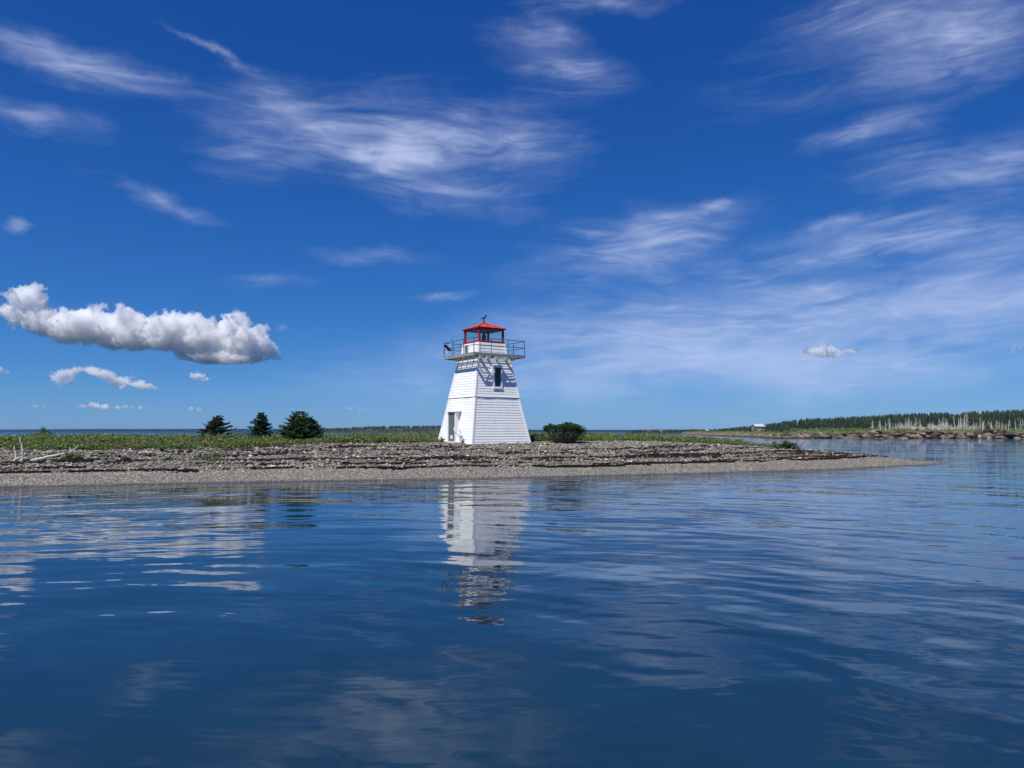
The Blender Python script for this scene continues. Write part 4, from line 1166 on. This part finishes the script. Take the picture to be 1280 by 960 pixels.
# ------------------------------------------------------------------ cumulus clouds: closed lumpy bodies of even mist
m_, nt, out = new_mat('cloud_vapour')
vol = nt.add('ShaderNodeVolumePrincipled')
vol.inputs['Color'].default_value = (.985, .987, .99, 1); vol.inputs['Density'].default_value = .05; vol.inputs['Anisotropy'].default_value = 0.0
nt.link(vol.outputs[0], out.inputs['Volume']); m_.cycles.homogeneous_volume = True
M['cloud'] = m_
def mat_cloud(density):
    m2 = M['cloud'].copy()
    for n_ in m2.node_tree.nodes:
        if n_.type == 'PRINCIPLED_VOLUME': n_.inputs['Density'].default_value = density
    m2.cycles.homogeneous_volume = True
    return m2
tex = bpy.data.textures.new('cloud_lumps', 'CLOUDS'); tex.noise_scale = 1; tex.noise_depth = 5
def cloud(D, lumps, label, voxel, density, seed=1, kids=7, disp=1.0, thick=.9, base=None):
    """lumps: (px, py, rx px, rz px); D distance"""
    rnd = random.Random(seed); mpp = D / 926
    cx = sum(l[0] for l in lumps) / len(lumps); cyp = sum(l[1] for l in lumps) / len(lumps)
    c0 = at(cx, cyp, D)
    mb = MB()
    def sph(c, r): mb.blob(c, r, None, 14, 9)
    for (px, py, rx, rz) in lumps:
        v = at(px, py, D) - c0; ax, az_l = rx * mpp, rz * mpp
        ay = (ax + az_l) * .5 * thick; v.y = rnd.uniform(-.25, .25) * ay
        sph(v, (ax * .88, ay * .88, az_l * .88))
        for k in range(kids):
            th = rnd.uniform(0, 6.28); ph = math.asin(rnd.uniform(-.25, 1))
            u = Vector((math.cos(ph) * math.cos(th), math.cos(ph) * math.sin(th) if rnd.random() < .25 else -abs(math.cos(ph) * math.sin(th)), math.sin(ph)))
            c = v + Vector((u.x * ax, u.y * ay, u.z * az_l)) * .8
            r1 = min(ax, az_l) * rnd.choice((rnd.uniform(.16, .3), rnd.uniform(.28, .52)))
            sph(c, (r1 * 1.1, r1, r1 * .95))
            for j in range(4):
                w_ = (u + Vector((rnd.gauss(0, .6), rnd.gauss(0, .6), rnd.gauss(.2, .5)))).normalized()
                r2 = r1 * rnd.uniform(.3, .5)
                sph(c + w_ * r1 * .92, (r2, r2, r2))
    me = bpy.data.meshes.new('cloud'); me.from_pydata(mb.v, [], mb.f)
    tmp = bpy.data.objects.new('cloud_tmp', me); col.objects.link(tmp)
    md = tmp.modifiers.new('r', 'REMESH'); md.mode = 'VOXEL'; md.voxel_size = voxel
    for i, (sc_, st_) in enumerate(((16, 5.5), (7, 3.8), (3.2, 3.6))):
        tx = bpy.data.textures.new('cloud_lumps', 'CLOUDS'); tx.noise_scale = sc_ * mpp; tx.noise_depth = 2; tx.noise_basis = 'ORIGINAL_PERLIN'; tx.noise_type = 'HARD_NOISE'
        d_ = tmp.modifiers.new('d%d' % i, 'DISPLACE'); d_.texture = tx; d_.strength = st_ * mpp * disp * 2; d_.mid_level = .35; d_.texture_coords = 'LOCAL'
    dg = bpy.context.evaluated_depsgraph_get(); dg.update()
    me2 = bpy.data.meshes.new_from_object(tmp.evaluated_get(dg), depsgraph=dg)
    bpy.data.objects.remove(tmp); me2.name = 'cloud'; me2.materials.clear()
    if base is None:
        pts_ = sorted((l[0], l[1] + l[3] * .75) for l in lumps); base = pts_
    n_ = len(me2.vertices); co = np.zeros(n_ * 3, dtype=np.float32); me2.vertices.foreach_get('co', co); co = co.reshape(-1, 3)
    bz = np.array([at(a_, b_, D).z for a_, b_ in base]) - c0.z; bxs = np.array([at(a_, b_, D).x for a_, b_ in base]) - c0.x
    zb = np.interp(co[:, 0], bxs, bz)
    co[:, 2] = np.where(co[:, 2] < zb, zb - (zb - co[:, 2]) * .22, co[:, 2])
    me2.vertices.foreach_set('co', co.ravel()); me2.update()
    o = link_mesh('cloud', me2, mat_cloud(density)); o.location = c0
    tag(o, label, 'cloud', 'small cumulus clouds low over the sea')
    return o
cloud(2600, [(38, 374, 28, 19), (16, 390, 22, 16), (50, 400, 34, 24), (82, 410, 34, 26), (112, 408, 36, 28), (140, 414, 36, 30), (172, 416, 38, 30), (205, 418, 38, 28), (238, 424, 38, 30),
             (266, 426, 38, 28), (292, 412, 28, 22), (308, 428, 34, 24), (332, 438, 22, 14), (272, 447, 50, 13), (300, 449, 44, 10), (126, 383, 10, 6), (148, 381, 9, 5), (290, 396, 17, 9), (12, 368, 9, 9), (44, 360, 15, 10), (218, 396, 12, 7), (346, 447, 10, 5), (232, 452, 20, 6)],
      'large bright cumulus cloud with grey underside at the left', 2.5, .055, 3, 10, .85, base=[(0, 414), (60, 430), (110, 438), (200, 443), (235, 450), (260, 458), (300, 461), (350, 451)])
cloud(3600, [(112, 462, 18, 6), (128, 468, 24, 8), (146, 476, 24, 8), (160, 472, 12, 5), (176, 482, 24, 8), (192, 485, 14, 5), (158, 485, 22, 5)], 'flat ragged cloud right below the large cumulus', 4, .04, 4, 6, .9)
cloud(3600, [(82, 466, 20, 8), (98, 461, 14, 6), (70, 472, 14, 7), (84, 478, 18, 7), (76, 486, 11, 4)], 'ragged cloud at the far left below the large cumulus', 4, .035, 5, 6, .9)
cloud(4200, [(242, 470, 8, 5), (249, 470, 9, 7), (256, 475, 8, 3), (247, 475, 12, 3)], 'small puffy cloud under the right end of the large cumulus', 4, .06, 6, 6, .7)
cloud(6000, [(104, 508, 11, 4), (116, 506, 13, 5), (130, 509, 15, 5), (146, 510, 8, 3)], 'low flat white cloud near the horizon at the left', 5, .03, 7, 5, .6)
cloud(6000, [(158, 508, 6, 4), (163, 510, 5, 3)], 'tiny low cloud right of the flat white one', 5, .022, 8, 5, .5)
cloud(6000, [(177, 509, 6, 4), (181, 511, 5, 3)], 'second tiny low cloud right of the flat white one', 5, .025, 9, 5, .5)
cloud(6000, [(46, 507, 8, 3), (54, 509, 7, 2)], 'faint tiny low cloud nearest the left edge', 5, .012, 10, 5, .5)
cloud(6000, [(240, 510, 6, 4), (247, 512, 7, 3)], 'tiny low cloud above the leftmost spruce', 5, .025, 11, 5, .5)
cloud(5200, [(1, 462, 8, 6), (8, 465, 7, 4)], 'small cloud cut by the left edge of the picture', 5, .025, 12, 5, .6)
cloud(6000, [(437, 510, 8, 3), (450, 513, 7, 2)], 'faint tiny cloud left of the lighthouse over the headland', 5, .012, 15, 5, .5)
cloud(3800, [(1018, 440, 18, 8), (1006, 441, 10, 4), (1036, 438, 15, 11), (1050, 442, 13, 6), (1064, 439, 12, 5), (1075, 437, 8, 3), (1036, 446, 20, 5)], 'small grey cumulus alone over the right ridge', 3.5, .035, 13, 7, .8)
cloud(3800, [(1270, 435, 9, 7), (1266, 441, 6, 6), (1280, 431, 7, 4)], 'small grey cloud wisp at the right edge', 4, .014, 14, 6, .9)

# ------------------------------------------------------------------ haze
m_, nt, out = new_mat('sea_haze')
vol = nt.add('ShaderNodeVolumePrincipled'); vol.inputs['Color'].default_value = (.30, .60, 1, 1); vol.inputs['Density'].default_value = 3.0e-5; vol.inputs['Anisotropy'].default_value = .0
nt.link(vol.outputs[0], out.inputs['Volume']); m_.cycles.homogeneous_volume = True
mb = MB(); mb.box(-S - 50, -S - 50, -7, S + 50, S + 50, 75)
tag(mb.build('haze', m_), 'thin pale blue sea haze over the water', 'haze', kind='stuff')
